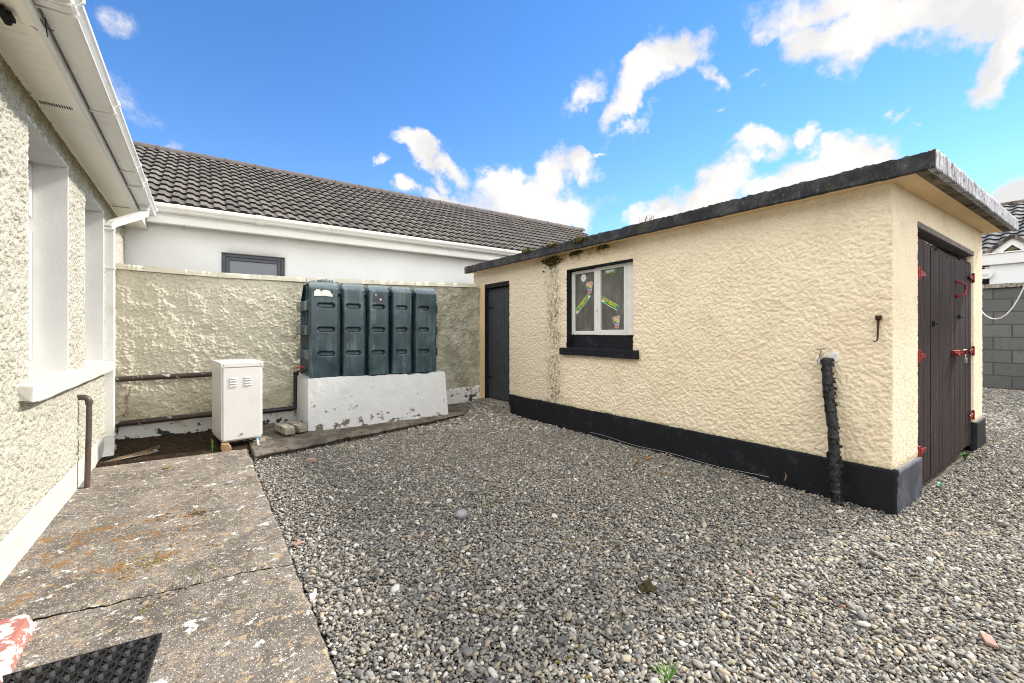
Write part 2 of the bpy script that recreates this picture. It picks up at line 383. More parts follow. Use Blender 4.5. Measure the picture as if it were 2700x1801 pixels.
def m_peeling(name, base, under, th=.66, z0=None, z1=None, rough=.6):
    q = NM(name); n = q.noise(7, 5, .6); nn = q.noise(9, 7, .65, loc=(5, 2, 1))
    if z0 is not None:                                     # flakes concentrate between two heights, where splashing wets the paint
        nn = q.m('ADD', nn, q.m('MULTIPLY', q.step(q.sep(2), z1, z0), .12))
    f = q.step(nn, th, th+.012)
    c = q.mix(q.step(n, .3, .7), base, tuple(k*.93 for k in base))
    c = q.mix(q.m('MULTIPLY', q.step(q.noise(26, 4), .66, .72), .35), c, tuple(k*.6 for k in base))
    c = q.mix(f, c, under)
    return q.done(c, rough, q.m('ADD', q.m('MULTIPLY', f, -1.5), q.noise(30, 5)), .5, .004)
def m_door_wood():
    q = NM('weathered_brown_boards'); g = q.noise(1, 6, .75, sc=(55, 55, 1.6)); g2 = q.noise(1, 5, .7, sc=(30, 30, .9), loc=(2, 2, 2))
    c = q.mix(q.step(g, .42, .58), (.010, .005, .005), (.028, .015, .014))
    hi = q.step(q.m('ADD', q.sep(2), q.m('MULTIPLY', g2, .6)), 1.5, 2.8)
    c = q.mix(q.m('MULTIPLY', q.m('MULTIPLY', hi, q.step(g, .38, .55)), .35), c, (.062, .046, .056))
    c = q.mix(q.m('MULTIPLY', q.step(g2, .60, .66), .6), c, (.24, .20, .18))
    return q.done(c, .7, g, .8, .003, spec=.25)
def m_pvc(name='white_plastic', col=(.72, .72, .70), d=.5):
    q = NM(name); c = q.mix(q.m('MULTIPLY', q.step(q.noise(4, 5, .7), .52, .72), d), col, (.58, .52, .40))
    c = q.mix(q.m('MULTIPLY', q.step(q.noise(28, 5, .7), .68, .74), .5*d), c, (.3, .27, .2))
    return q.done(c, .32, q.noise(12, 2), .05, .003, spec=.5)
def m_tank():
    q = NM('green_moulded_plastic'); st = q.noise(1, 6, .7, sc=(22, 22, 1.4)); n = q.noise(2.4, 5, .65)
    c = q.mix(q.step(n, .35, .7), (.008, .027, .038), (.020, .052, .068))
    c = q.mix(q.m('MULTIPLY', q.m('MULTIPLY', q.step(st, .42, .62), q.step(q.noise(3.2, 4, .6, loc=(1, 8, 2)), .42, .6)), .38), c, (.15, .21, .24))
    c = q.mix(q.m('MULTIPLY', q.step(q.noise(1, 6, .75, sc=(16, 16, 1.0), loc=(4, 4, 4)), .6, .72), .5), c, (.018, .035, .036))
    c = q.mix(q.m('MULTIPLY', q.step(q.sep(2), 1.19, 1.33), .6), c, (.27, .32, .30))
    rr = q.ramp(q.noise(5, 6, .7), [(.3, (.15,)*3), (.7, (.32,)*3)])
    return q.done(c, rr, q.noise(40, 4), .12, .002, spec=.55)
def m_black(name='black_masonry_paint', col=(.009, .010, .014), grey=(.030, .033, .042), th=.6, rough=.5):
    q = NM(name); c = q.mix(q.m('MULTIPLY', q.step(q.noise(6, 6, .7), th-.08, th+.12), .8), col, grey)
    c = q.mix(q.step(q.noise(42, 4, .7, loc=(3, 3, 3)), .76, .78), c, (.35, .35, .35))
    return q.done(c, .65, q.noise(30, 5, .6), .5, .004, spec=.22)
def m_slab():
    q = NM('tarred_roof_edge'); n = q.noise(5, 6, .7)
    c = q.mix(q.step(n, .4, .7), (.022, .023, .028), (.07, .07, .07))
    c = q.mix(q.m('MULTIPLY', q.step(q.noise(24, 6, .8, sc=(1, 1, .5)), .55, .68), .6), c, (.20, .20, .19))
    c = q.mix(q.m('MULTIPLY', q.step(q.noise(3, 6, .7, loc=(4, 0, 0)), .58, .66), .6), c, (.06, .06, .025))
    return q.done(c, .85, q.noise(60, 6, .75), .9, .006)
def m_slab_end():
    q = NM('flaking_roof_edge'); n = q.noise(1, 7, .75, sc=(26, 26, 5))
    c = q.mix(q.step(n, .36, .58), (.07, .072, .085), (.50, .50, .55))
    c = q.mix(q.step(q.noise(40, 5, .8, sc=(1, 1, .4)), .60, .66), c, (.03, .03, .034))
    return q.done(c, .85, q.noise(60, 6, .75), .9, .006)
def m_tile(name, a, b, lich=(.36, .34, .28)):
    q = NM(name); tn = q.n('ShaderNodeAttribute', attribute_name='tint')
    c = q.mix(tn.outputs['Fac'], a, b); c = q.mix(q.m('MULTIPLY', q.step(q.noise(30, 5, .75), .56, .7), .4), c, lich)
    c = q.mix(q.m('MULTIPLY', q.step(q.noise(9, 5, .75), .62, .72), .4), c, (.05, .048, .035))
    return q.done(c, .8, q.noise(200, 3, .7), .4, .002)
def m_stone():
    q = NM('river_gravel'); tn = q.n('ShaderNodeAttribute', attribute_name='tint').outputs['Fac']
    c = q.ramp(tn, [(0, (.045, .046, .050)), (.12, (.12, .12, .12)), (.28, (.24, .228, .205)), (.44, (.30, .282, .245)), (.56, (.15, .152, .155)),
                    (.68, (.40, .37, .31)), (.80, (.36, .29, .20)), (.88, (.62, .60, .55)), (.97, (.54, .53, .50)), (1, (.24, .12, .07))])
    c = q.mix(q.m('MULTIPLY', q.step(q.noise(120, 4, .7), .45, .7), .35), c, (.12, .11, .09))
    x = q.sep(0); y = q.sep(1)
    ms = q.m('MULTIPLY', q.step(q.noise(4.5, 6, .7), .60, .68), q.m('MULTIPLY', q.step(x, 1.2, 1.8), q.step(x, 3.9, 3.3)))
    ms = q.m('MULTIPLY', ms, q.m('MULTIPLY', q.step(y, .9, 1.6), q.step(y, 5.6, 5.0)))
    c = q.mix(q.m('MULTIPLY', ms, .55), c, (.13, .11, .02))
    return q.done(c, .75, q.noise(150, 3), .3, .002, spec=.35)
def m_glass(name, tint=(.02, .025, .03), rough=.03, a=.35, dirt=.0):
    q = NM(name); q.b.inputs['Base Color'].default_value = (*tint, 1); q.b.inputs['Roughness'].default_value = rough
    q.b.inputs['Specular IOR Level'].default_value = .8
    tr = q.n('ShaderNodeBsdfTransparent'); mx = q.n('ShaderNodeMixShader'); q.l(tr.outputs[0], mx.inputs[1]); q.l(q.b.outputs[0], mx.inputs[2])
    if dirt:
        f = q.step(q.noise(5, 7, .7, sc=(1, 1, .6)), .35, .7, a, min(1, a+dirt)); q.l(f, mx.inputs[0])
        q.l(q.mix(f, tint, (.30, .30, .26)), q.b.inputs['Base Color'])
    else: mx.inputs[0].default_value = a
    q.l(mx.outputs[0], q.out.inputs[0]); return q.mat
def m_blocks():
    q = NM('concrete_blocks'); br = q.n('ShaderNodeTexBrick'); vm = q.vec((1, 1, 1), (0, 0, 0))
    sp = q.n('ShaderNodeSeparateXYZ'); q.l(vm, sp.inputs[0]); cb = q.n('ShaderNodeCombineXYZ'); q.l(sp.outputs[1], cb.inputs[0]); q.l(sp.outputs[2], cb.inputs[1])
    q.l(cb.outputs[0], br.inputs['Vector']); br.inputs['Scale'].default_value = 1; br.inputs['Brick Width'].default_value = .52; br.inputs['Row Height'].default_value = .265
    br.inputs['Mortar Size'].default_value = .013; br.inputs['Mortar Smooth'].default_value = .3; br.inputs['Bias'].default_value = 0
    br.inputs['Color1'].default_value = (.095, .10, .103, 1); br.inputs['Color2'].default_value = (.145, .15, .15, 1); br.inputs['Mortar'].default_value = (.07, .068, .06, 1)
    c = q.mix(q.m('MULTIPLY', q.step(q.noise(8, 6, .75), .5, .7), .5), br.outputs['Color'], (.07, .072, .065))
    c = q.mix(q.m('MULTIPLY', q.step(q.noise(60, 4, .8), .62, .7), .35), c, (.3, .3, .28))
    h = q.m('ADD', q.m('MULTIPLY', br.outputs['Fac'], -1.2), q.noise(90, 4, .7))
    return q.done(c, .95, h, .8, .006)
def flat(name, col, rough=.55, **k): return simple(name, col, rough, .06, 9, 50, .08, **k)

MT = dict(house=m_house(), boundary=m_boundary(), shed=m_shed(), path=m_concrete_path(), black=m_black(), wood=m_door_wood(),
    pvc=m_pvc(), soffit=m_pvc('cream_soffit_plastic', (.86, .83, .74), .2), tank=m_tank(), slab=m_slab(), slab_end=m_slab_end(), stone=m_stone(), blocks=m_blocks(),
    reveal=simple('painted_reveal', (.66, .66, .64), .7, .05, 3, 40, .5),
    white=simple('white_masonry_paint', (.54, .53, .49), .75, .06, 5, 50, .5, dirt=(.5, .47, .38), dth=(.6, .75)),
    neigh=simple('pale_grey_render', (.77, .785, .79), .85, .04, 1.5, 120, .3, dirt=(.66, .66, .63), dth=(.58, .9), dscale=2),
    coping=m_peeling('chipped_cream_coping', (.70, .67, .56), (.20, .18, .13), .70),
    base=m_peeling('flaking_white_base', (.66, .68, .70), (.16, .14, .11), .675, .05, .45),
    wplinth=m_peeling('stained_white_plinth', (.66, .66, .64), (.035, .038, .042), .60, .02, .12),
    brown=simple('brown_pvc', (.085, .058, .050), .35, .15, 12, 30, .1, dirt=(.25, .22, .2), dth=(.72, .75), dscale=30),
    bpipe=m_peeling('flaking_brown_pipe', (.06, .042, .036), (.40, .39, .36), .60, rough=.4),
    kpipe=flat('black_pipe', (.012, .013, .018), .35),
    steel=simple('white_enamel', (.64, .635, .62), .38, .03, 3, 30, .05, dirt=(.55, .5, .42), dth=(.62, .85), dscale=3),
    dark=flat('dark_void', (.008, .008, .008), .9),
    anth=flat('anthracite_frame', (.055, .062, .08), .35), rubber=flat('black_rubber', (.014, .014, .015), .5),
    slate=simple('slate_grey_paint', (.040, .045, .055), .5, .15, 5, 60, .3, dirt=(.08, .08, .085), dth=(.55, .8)),
    timber=simple('raw_timber', (.30, .19, .10), .8, .25, 14, 60, .5), grey_t=simple('grey_lintel_timber', (.16, .145, .145), .75, .25, 18, 60, .5),
    white_f=m_peeling('worn_white_window_paint', (.72, .72, .69), (.27, .24, .19), .655), white_b=flat('white_board', (.75, .75, .73), .5),
    red=simple('red_enamel', (.25, .012, .018), .4, .15, 20, 40, .2), rust=simple('rusty_iron', (.05, .022, .014), .85, .4, 40, 90, .8),
    zinc=flat('dull_metal', (.35, .34, .31), .4, metal=.8), brass=simple('brass', (.35, .24, .12), .45, .2, 30, 60, .2, metal=.7),
    soffit_s=simple('cream_painted_soffit', (.74, .56, .33), .75, .05, 3, 40, .4), rawc=simple('raw_concrete_edge', (.14, .12, .09), .9, .4, 9, 40, .8, dirt=(.03, .028, .02), dth=(.5, .6), dscale=5),
    conc=simple('grey_concrete', (.27, .245, .205), .95, .3, 12, 80, .9, dirt=(.06, .055, .04), dth=(.52, .62), dscale=14),
    slab_pl=m_black('sky_sheen_black_paint', (.040, .044, .060), (.085, .09, .115), .5), soil=simple('dark_soil', (.030, .024, .016), .95, .4, 14, 60, 1), cloth=simple('net_curtain', (.33, .34, .30), .95, .1, 10, 300, .2),  # slab_pl: black paint lightened and blued by painted-in sky reflection
    tape=simple('black_tape_lagging', (.014, .014, .017), .45, .3, 20, 50, .9), green=simple('leaf_green', (.12, .26, .03), .6, .3, 20), moss=simple('dark_moss', (.045, .040, .012), .95, .5, 22, 90, 1),
    moss_y=simple('ochre_moss', (.17, .125, .02), .95, .4, 30, 90, 1), tile_a=m_tile('grey_brown_tile', (.096, .086, .079), (.160, .144, .132)), tile_b=m_tile('blue_black_tile', (.030, .033, .045), (.055, .058, .070), (.3, .3, .3)),
    tile_edge=simple('algae_shadow_tile_edge', (.014, .013, .008), .95, .4, 30, 90, .8), ridge=simple('ridge_tile_grey', (.105, .090, .090), .8, .15, 8, 120, .3),  # tile_edge: algae black, darkened further as painted shadow between courses
    redp=m_peeling('flaking_red_step_paint', (.40, .16, .13), (.60, .57, .52), .50, rough=.7),
    mirror=m_glass('reflecting_glass', (.10, .12, .16), .02, .97), glass=m_glass('window_glass', (.02, .024, .03), .02, .55), dglass=m_glass('dusty_glass', (.035, .035, .03), .12, .38, .30))
for k_, c_ in dict(s_green=(.0, .24, .07), s_yel=(.65, .52, .02), s_white=(.75, .75, .73), s_navy=(.01, .015, .05), s_red=(.55, .03, .02), s_orange=(.80, .42, .02), s_grey=(.28, .28, .3), s_blue=(.03, .2, .5), teal=(.0, .3, .2), cyan=(.05, .35, .7)).items():
    MT[k_] = flat(k_, c_, .4)

# ================================================================== ground
def sstep(a, b, x): t = np.clip((x-a)/(b-a), 0, 1); return t*t*(3-2*t)
def ground_z(x, y):
    return -.045+.11*sstep(5.7, 7.0, y)*sstep(1.0, 3.5, x)+.22*sstep(8.5, 13.5, x)+(fbm(np.asarray(x)*.9, np.asarray(y)*.9, 3)-.5)*.03
gx = np.concatenate([np.linspace(-300, -8, 8), np.linspace(-6, 16, 90), np.linspace(20, 400, 10)]); gy = np.concatenate([np.linspace(-200, -8, 8), np.linspace(-6, 12, 80), np.linspace(16, 500, 10)])
GX, GY = np.meshgrid(gx, gy, indexing='ij'); GZ = ground_z(GX, GY)-.012
ii = np.arange(GX.size).reshape(GX.shape); F = np.stack([ii[:-1, :-1], ii[1:, :-1], ii[1:, 1:], ii[:-1, 1:]], -1).reshape(-1, 4)
q = NM('grit_between_stones'); v1 = q.vor(55, out='Color'); sp_ = q.n('ShaderNodeSeparateColor'); q.l(v1, sp_.inputs[0])
c_ = q.ramp(sp_.outputs[0], [(0, (.05, .045, .035)), (.5, (.11, .10, .08)), (1, (.2, .185, .15))])
MT['grit'] = q.done(c_, .95, q.vor(55), .9, .01)
npmesh('ground', np.stack([GX, GY, GZ], -1).reshape(-1, 3), F, MT['grit'], kind='structure')

# concrete path beside the house: two slabs with a ragged crack between them
def edge_x(y): return .445+.02*(fbm(np.asarray(y)*3., np.asarray(y)*0, 5)-.5)*2+.02*(fbm(np.asarray(y)*14., np.asarray(y)*0, 6)-.5)
def crack_y(x): return 2.925-.13*(np.asarray(x)+.2)/1.0*.9+.03*(fbm(np.asarray(x)*5, np.asarray(x)*0, 9)-.5)*2+.02*(fbm(np.asarray(x)*22, np.asarray(x)*0, 10)-.5)
def slab(y0f, y1f, ny, seed, nx=150):
    s = np.linspace(0, 1, nx); t = np.linspace(0, 1, ny)
    S, T = np.meshgrid(s, t, indexing='ij')
    X = -.93+S*(1.375); Y0 = y0f(X); Y1 = y1f(X); Y = Y0+(Y1-Y0)*T
    X = -.93+S*(edge_x(Y)+.93)
    Z = .006*(fbm(X*4, Y*4, seed)-.5)*2+.006*(fbm(X*30, Y*30, seed+1, 3)-.5)+.006*(blobs(X, Y, .022, seed+2)-.4)*.5
    e = np.minimum(np.minimum(T*np.abs(Y1-Y0), (1-T)*np.abs(Y1-Y0)), (edge_x(Y)-X)); Z = Z-.014*np.exp(-e/.012)
    V = np.stack([X, Y, Z], -1); n, m_ = X.shape; I = np.arange(n*m_).reshape(n, m_)
    Q = [np.stack([I[:-1, :-1], I[1:, :-1], I[1:, 1:], I[:-1, 1:]], -1).reshape(-1, 4)]
    Vb = V.copy(); Vb[..., 2] = -.10; off = n*m_
    for a in (I[0, :], I[-1, :], I[:, 0], I[:, -1]): Q.append(np.stack([a[:-1], a[1:], a[1:]+off, a[:-1]+off], -1))
    return npmesh('path', np.concatenate([V.reshape(-1, 3), Vb.reshape(-1, 3)]), np.concatenate(Q), MT['path'], kind='structure')
slab(lambda x: crack_y(x)+.007+.006*fbm(x*9, x*0, 2), lambda x: 0*x+5.98, 420, 21)
slab(lambda x: 0*x-1.0, lambda x: crack_y(x)-.007, 400, 22)
# raised strip along the boundary wall
def strip():
    nx, ny = 190, 60; s = np.linspace(.47, 4.02, nx); t = np.linspace(0, 1, ny); S, T = np.meshgrid(s, t, indexing='ij')
    fy = 5.50+.235*(S-.5)-.0*S+.12*(fbm(S*2.5, S*0, 3)-.5)+.07*(fbm(S*13, S*0, 4)-.5)+.5*sstep(3.4, 4.0, S)
    Y = fy+(7.24-fy)*T; e = (Y-fy); Z = .030+.02*(fbm(S*5, Y*5, 7)-.5)+.012*(fbm(S*14, Y*14, 17)-.5)-.03*np.exp(-e/.025)+.006*(fbm(S*30, Y*30, 8)-.5)+.03*sstep(1.5, 3.5, S)
    V = np.stack([S, Y, Z], -1); I = np.arange(nx*ny).reshape(nx, ny); Q = [np.stack([I[:-1, :-1], I[1:, :-1], I[1:, 1:], I[:-1, 1:]], -1).reshape(-1, 4)]
    Vb = V.copy(); Vb[..., 2] = -.1; off = nx*ny
    for a in (I[0, :], I[-1, :], I[:, 0]): Q.append(np.stack([a[:-1], a[1:], a[1:]+off, a[:-1]+off], -1))
    npmesh('path', np.concatenate([V.reshape(-1, 3), Vb.reshape(-1, 3)]), np.concatenate(Q), MT['conc2'], kind='structure')
q = NM('dark_stained_concrete'); c_ = q.mix(q.step(q.noise(3, 6, .7), .4, .6), (.19, .165, .135), (.085, .073, .058)); c_ = q.mix(q.step(q.noise(28, 6, .75), .52, .62), c_, (.035, .03, .022))
c_ = q.mix(q.step(q.noise(12, 7, .7, loc=(4, 2, 0)), .69, .71), c_, (.55, .53, .48)); MT['conc2'] = q.done(c_, .95, q.noise(70, 6, .8), 1, .006)
strip()
# mossy bed behind the path, its dark tone taking in the boiler's shadow
s = np.linspace(-.9, .50, 120); t = np.linspace(0, 1, 110); S, T = np.meshgrid(s, t, indexing='ij'); Y = 5.94+.05*(fbm(S*6, S*0, 2)-.5)-.12*S+(7.4-5.9)*T
Z = -.006+.022*fbm(S*12, Y*12, 4)+.02*(blobs(S, Y, .035, 5))*fbm(S*3, Y*3, 8)-.03*np.exp(-T/.02); I = np.arange(S.size).reshape(S.shape)
q = NM('shadowed_mossy_debris'); c_ = q.ramp(q.noise(16, 7, .75), [(.36, (.006, .005, .003)), (.5, (.018, .011, .004)), (.58, (.045, .020, .007)), (.64, (.02, .022, .008)), (.72, (.13, .06, .03))])
MT['bed'] = q.done(c_, .95, q.noise(60, 6, .8), 1, .012)
tag(npmesh('moss', np.stack([S, Y, Z], -1).reshape(-1, 3), np.stack([I[:-1, :-1], I[1:, :-1], I[1:, 1:], I[:-1, 1:]], -1).reshape(-1, 4), MT['bed'], kind='stuff'), 'moss and leaf litter on the ground left of the boiler, dark brown with painted boiler shadow', 'moss')

# ---- loose river stones, each a small lumpy solid, as one mass
def ico(sub):
    bm = bmesh.new(); bmesh.ops.create_icosphere(bm, subdivisions=sub, radius=1)
    V = np.array([v.co[:] for v in bm.verts]); Fc = np.array([[v.index for v in f.verts] for f in bm.faces]); bm.free(); return V, Fc
ICO1, ICO2 = ico(1), ico(2)
def visible(x, y, pad=.45):
    d = math.sin(YAW)*x+math.cos(YAW)*y; l = math.cos(YAW)*x-math.sin(YAW)*y
    return (d > 1.25) & (l < d*1.19+pad) & (l > -d*1.19-pad)
SHED = (4.34, 8.0, 1.0, 7.4)
def free(x, y):
    on_path = (x < edge_x(y)+.012) & (y < 5.98)
    fy = 5.50+.235*(x-.5)+.5*sstep(3.4, 4.0, x)
    on_strip = (y > fy) & (x < 4.0)
    shed = (x > SHED[0]) & (x < SHED[1]) & (y > SHED[2])
    return ~on_path & ~on_strip & ~shed & (y < 7.1) & (x < 13.45) & (x > .3)
def stones(region, cell, rad, tmpl, seed, layer=0., prob=1.):
    x0, x1, y0, y1 = region; rg = np.random.default_rng(seed)
    X, Y = np.meshgrid(np.arange(x0, x1, cell), np.arange(y0, y1, cell), indexing='ij')
    X = X.ravel()+rg.uniform(-.5, .5, X.size)*cell; Y = Y.ravel()+rg.uniform(-.5, .5, Y.size)*cell
    return X, Y, rg
def scatter(sel, X, Y, rg, rad, tmpl, layer):
    X = X[sel]; Y = Y[sel]; n = len(X); V0, F0 = tmpl
    r = rad*np.exp(rg.normal(0, .30, n)); el = rg.uniform(1.0, 1.75, n)
    sc = np.stack([r*el, r*rg.uniform(.8, 1.05, n), r*rg.uniform(.42, .78, n)], -1)
    a = rg.uniform(0, 2*np.pi, n); ca, sa = np.cos(a), np.sin(a)
    tx, ty = rg.normal(0, .28, n), rg.normal(0, .28, n)
    jit = 1+rg.uniform(-.17, .17, (n, len(V0), 1))
    P = V0[None]*jit*sc[:, None]
    P[..., 2] += P[..., 0]*tx[:, None]+P[..., 1]*ty[:, None]
    x = P[..., 0]*ca[:, None]-P[..., 1]*sa[:, None]; y = P[..., 0]*sa[:, None]+P[..., 1]*ca[:, None]
    z = ground_z(X, Y)+layer+rg.uniform(-.003, .009, n)
    V = np.stack([x+X[:, None], y+Y[:, None], P[..., 2]+z[:, None]], -1).reshape(-1, 3)
    Fc = (F0[None]+(np.arange(n)*len(V0))[:, None, None]).reshape(-1, 3)
    tint = np.repeat(np.clip(rg.beta(1.5, 1.5, n)*1.0, 0, 1), len(V0))
    return V, Fc, tint
def gather():
    Vs, Fs, Ts, off = [], [], [], 0
    for (reg, cell, rad, dmin, dmax, tm, seed, lay, prob) in (
        ((.3, 7.5, -4.5, 7.0), .0126, .0063, 0, 3.1, ICO2, 1, 0., 1.), ((.3, 7.5, -4.5, 7.0), .020, .0079, 0, 3.1, ICO2, 2, .011, .62),
        ((.3, 9.5, -4.5, 7.2), .0137, .0070, 3.1, 6.2, ICO1, 3, 0., 1.), ((.3, 9.5, -4.5, 7.2), .022, .0083, 3.1, 6.2, ICO1, 4, .011, .55),
        ((.3, 13.5, -4.5, 7.2), .026, .0145, 6.2, 14, ICO1, 5, 0., 1.), ((.3, 13.5, -4.5, 7.2), .055, .018, 6.2, 14, ICO1, 7, .009, .5),
        ((.3, 8, -3, 6), .16, .0130, 0, 5.5, ICO2, 6, .016, .4)):
        X, Y, rg = stones(reg, cell, rad, tm, seed)
        d = math.sin(YAW)*X+math.cos(YAW)*Y
        sel = visible(X, Y) & free(X, Y) & (d >= dmin) & (d < dmax) & (rg.random(len(X)) < prob)
        V, Fc, t = scatter(sel, X, Y, rg, rad, tm, lay); Vs.append(V); Fs.append(Fc+off); Ts.append(t); off += len(V)
    return np.concatenate(Vs), np.concatenate(Fs), np.concatenate(Ts)
GV, GF, GT = gather()
gr_ = npmesh('gravel', GV, GF, MT['stone'], attr=GT, kind='stuff')
tag(gr_, 'loose grey and buff river gravel covering the yard', 'gravel'); del GV, GF, GT

# ================================================================== bungalow (left)
XH = -.889
bung = empty('bungalow', (XH, 3, 0), label='cream roughcast bungalow on the left with white eaves and two deep windows', cat='house')
holes = [(3.935, 4.935, 1.04, 2.68), (5.55, 6.50, 1.04, 2.68)]
def h_house(u, w): return .018*np.clip((fbm(u*60, w*60, 1, 3)-.34)/.18, 0, 1)+.005*blobs(u, w, .017, 4)+.012*(fbm(u*3, w*3, 2)-.5)+.004*fbm(u*60, w*60, 5)
us = np.concatenate([grid_lines(-3, 3.0, .05), grid_lines(3.0, 8.12, .0075, (3.935, 4.935, 5.55, 6.50))[1:]])
wsz = grid_lines(.235, 2.87, .0078, (1.04, 2.68))
rough_panel('wall', (XH-.004, 0, 0), (0, 1, 0), (0, 0, 1), (1, 0, 0), us, wsz, holes, h_house, MT['house'], bung, .02)
m = MB(); m.box(-1.3, XH-.03, -3, 3.9, 0, 3); m.box(-1.3, XH-.03, 4.95, 5.54, 0, 3); m.box(-1.3, XH-.03, 6.52, 8.12, 0, 3)
m.box(-1.3, XH-.03, 3.9, 4.95, 0, 1.0); m.box(-1.3, XH-.03, 5.54, 6.52, 0, 1.0); m.box(-1.3, XH-.03, 3.9, 4.95, 2.72, 3); m.box(-1.3, XH-.03, 5.54, 6.52, 2.72, 3)
m.box(-1.30, -1.26, 3.9, 6.52, 1.0, 2.72); m.build('wall_core', MT['reveal'], bung)
def h_pl(u, w): return .004*fbm(u*6, w*6, 3)+.0015*fbm(u*60, w*60, 3)
rough_panel('plinth', (XH+.012, 0, 0), (0, 1, 0), (0, 0, 1), (1, 0, 0), grid_lines(-3, 8.1, .03), grid_lines(-.05, .235, .02), [], h_pl, MT['white'], bung, .05)
for k, (y0, y1, z0, z1) in enumerate(holes):
    win = empty('window', (XH-.18, (y0+y1)/2, z0)); win.parent = bung; win.location = Vector((XH-.18, (y0+y1)/2, z0))-bung.location
    xi = -1.09; e = .0
    m = MB(); t = .045
    # splayed plaster reveals, proud arris towards the roughcast
    def quad(a, b, c, d): m.add([a, b, c, d], [(0, 1, 2, 3)])
    xo = XH+.016
    for (ya, yb, za, zb) in ((y1-.002, y1+.022, z0, z1+.022), (y0-.022, y0+.002, z0, z1+.022)): m.box(xi-.06, xo, ya, yb, za, zb)
    m.box(xi-.06, xo, y0+.003, y1-.003, z1-.002, z1+.022)
    m.build('reveal', MT['reveal'], win, bevel=.004)
    m = MB(); fy0, fy1 = y0+.004, y1-.004; fx0, fx1 = xi-.055, xi
    for a in ((fy0, fy0+.06), (fy1-.06, fy1), ((fy0+fy1)/2-.04, (fy0+fy1)/2+.04)): m.box(fx0, fx1, a[0], a[1], z0+.02, z1-.004)
    for a in ((z0+.02, z0+.08), (z1-.064, z1-.004), (z0+1.12, z0+1.19)): m.box(fx0+.004, fx1-.004, fy0+.01, fy1-.01, a[0], a[1])
    m.box(fx1-.002, fx1+.018, fy1-.075, fy1-.005, z0+.10, z0+1.10); m.box(fx1-.002, fx1+.018, fy1-.075, fy1-.005, z0+1.21, z1-.03)
    m.build('frame', MT['pvc'], win, bevel=.004)
    m = MB(); m.box(xi-.035, xi-.025, fy0+.03, fy1-.03, z0+.05, z1-.03); m.build('pane', MT['glass'], win)
# shared sill, broken away at its near end
def sill():
    ys = np.concatenate([grid_lines(3.71, 3.83, .008), grid_lines(3.85, 6.50, .03)]); m = MB(); prof = []
    X0, X1 = -1.09, -.792
    sec = [(X0, 1.056), (-.90, 1.046), (X1-.012, 1.034), (X1, 1.024), (X1, .940), (X1-.01, .930), (-.85, .930), (X0, .930)]
    rings = []
    for y in ys:
        r = []
        for i, (x, z) in enumerate(sec):
            b = max(0, 1-(y-3.71)/.10)
            cut = b*.05*fbm(np.array(x*16), np.array(z*20), 3) if y < 3.83 else 0
            if i in (5, 6) and y < 3.81: z = z+.03*float(fbm(np.array(x*18), np.array(y*20), 8))
            if i in (3, 4, 5): x = x-.03*b*float(fbm(np.array(y*22), np.array(z*20), 4))
            r.append((x, max(y, 3.71)+float(cut), z+.002*math.sin(y*9)))
        rings.append(r)
    n = len(sec); vs = [p for r in rings for p in r]
    fs = [(i*n+k, i*n+(k+1) % n, (i+1)*n+(k+1) % n, (i+1)*n+k) for i in range(len(ys)-1) for k in range(n)]+[tuple(range(n)), tuple((len(ys)-1)*n+k for k in range(n))]
    m.add(vs, fs); m.build('window_sill', MT['white'], bung)
sill()
# eaves
SX = -.650
m = MB()
for i in range(112):                                     # boards running out from the wall
    y = -3+i*.10
    m.box(XH+.0, SX, y, y+.0975, 2.852, 2.862)
m.box(XH-.02, XH+.022, -3, 8.12, 2.838, 2.8515); m.box(SX-.045, SX-.001, -3, 8.12, 2.838, 2.8515)
so_ = m.build('soffit', MT['soffit'], bung)
m = MB()
for yv in (4.06, 6.9):
    m = MB()
    for i in range(13): m.box(XH+.035+i*.0125, XH+.041+i*.0125, yv, yv+.045, 2.8495, 2.8518)
    m.build('soffit_vent', MT['dark'], so_)
m = MB(); F_ = [(SX, 2.826), (SX+.020, 2.826), (SX+.024, 2.836), (SX+.016, 2.85), (SX+.016, 3.05), (SX, 3.05)]
m.prism(F_, lambda p, t: (p[0], t, p[1]), -3, 8.13); m.build('fascia', MT['pvc'], bung, bevel=.003)
GZ0 = 2.893; gx0, gx1 = -.622, -.500
def gut_prof(g=0.):                                       # ogee gutter section, outside
    return [(gx0-g, GZ0+.095+g), (gx0-g, GZ0-g), (gx1-.012+g, GZ0-g), (gx1+.004+g, GZ0+.006), (gx1+.002+g, GZ0+.016), (gx1-.010+g, GZ0+.028), (gx1-.006+g, GZ0+.046), (gx1+.010+g, GZ0+.062),
            (gx1+.022+g, GZ0+.072), (gx1+.024+g, GZ0+.088), (gx1+.016+g, GZ0+.095+g)]
def sleeve(m, y0, y1, g=.006, mi=0): m.prism(gut_prof(g), lambda p, t: (p[0], t, p[1]), y0, y1, mi)
m = MB(); GE = 7.42; m.prism(gut_prof(), lambda p, t: (p[0], t, p[1]), -3, GE); gut = m.build('gutter', MT['pvc'], bung, bevel=.0015)
for a, b, g in ((2.70, 2.722, .008), (2.86, 2.875, .012), (2.885, 2.94, .009), (2.95, 2.965, .013), (4.13, 4.155, .008), (5.50, 5.522, .008), (6.02, 6.04, .012), (6.06, 6.10, .008), (7.39, 7.425, .010)):
    m = MB(); sleeve(m, a, b, g); m.build('gutter_bracket', MT['pvc'], gut, bevel=.002)
m = MB(); m.box(-.60, -.52, 6.86, 6.98, 2.835, 2.90); m.box(-.61, -.51, 6.82, 7.02, 2.878, 2.896)
dp = m.build('gutter_outlet', MT['pvc'], gut, bevel=.006)
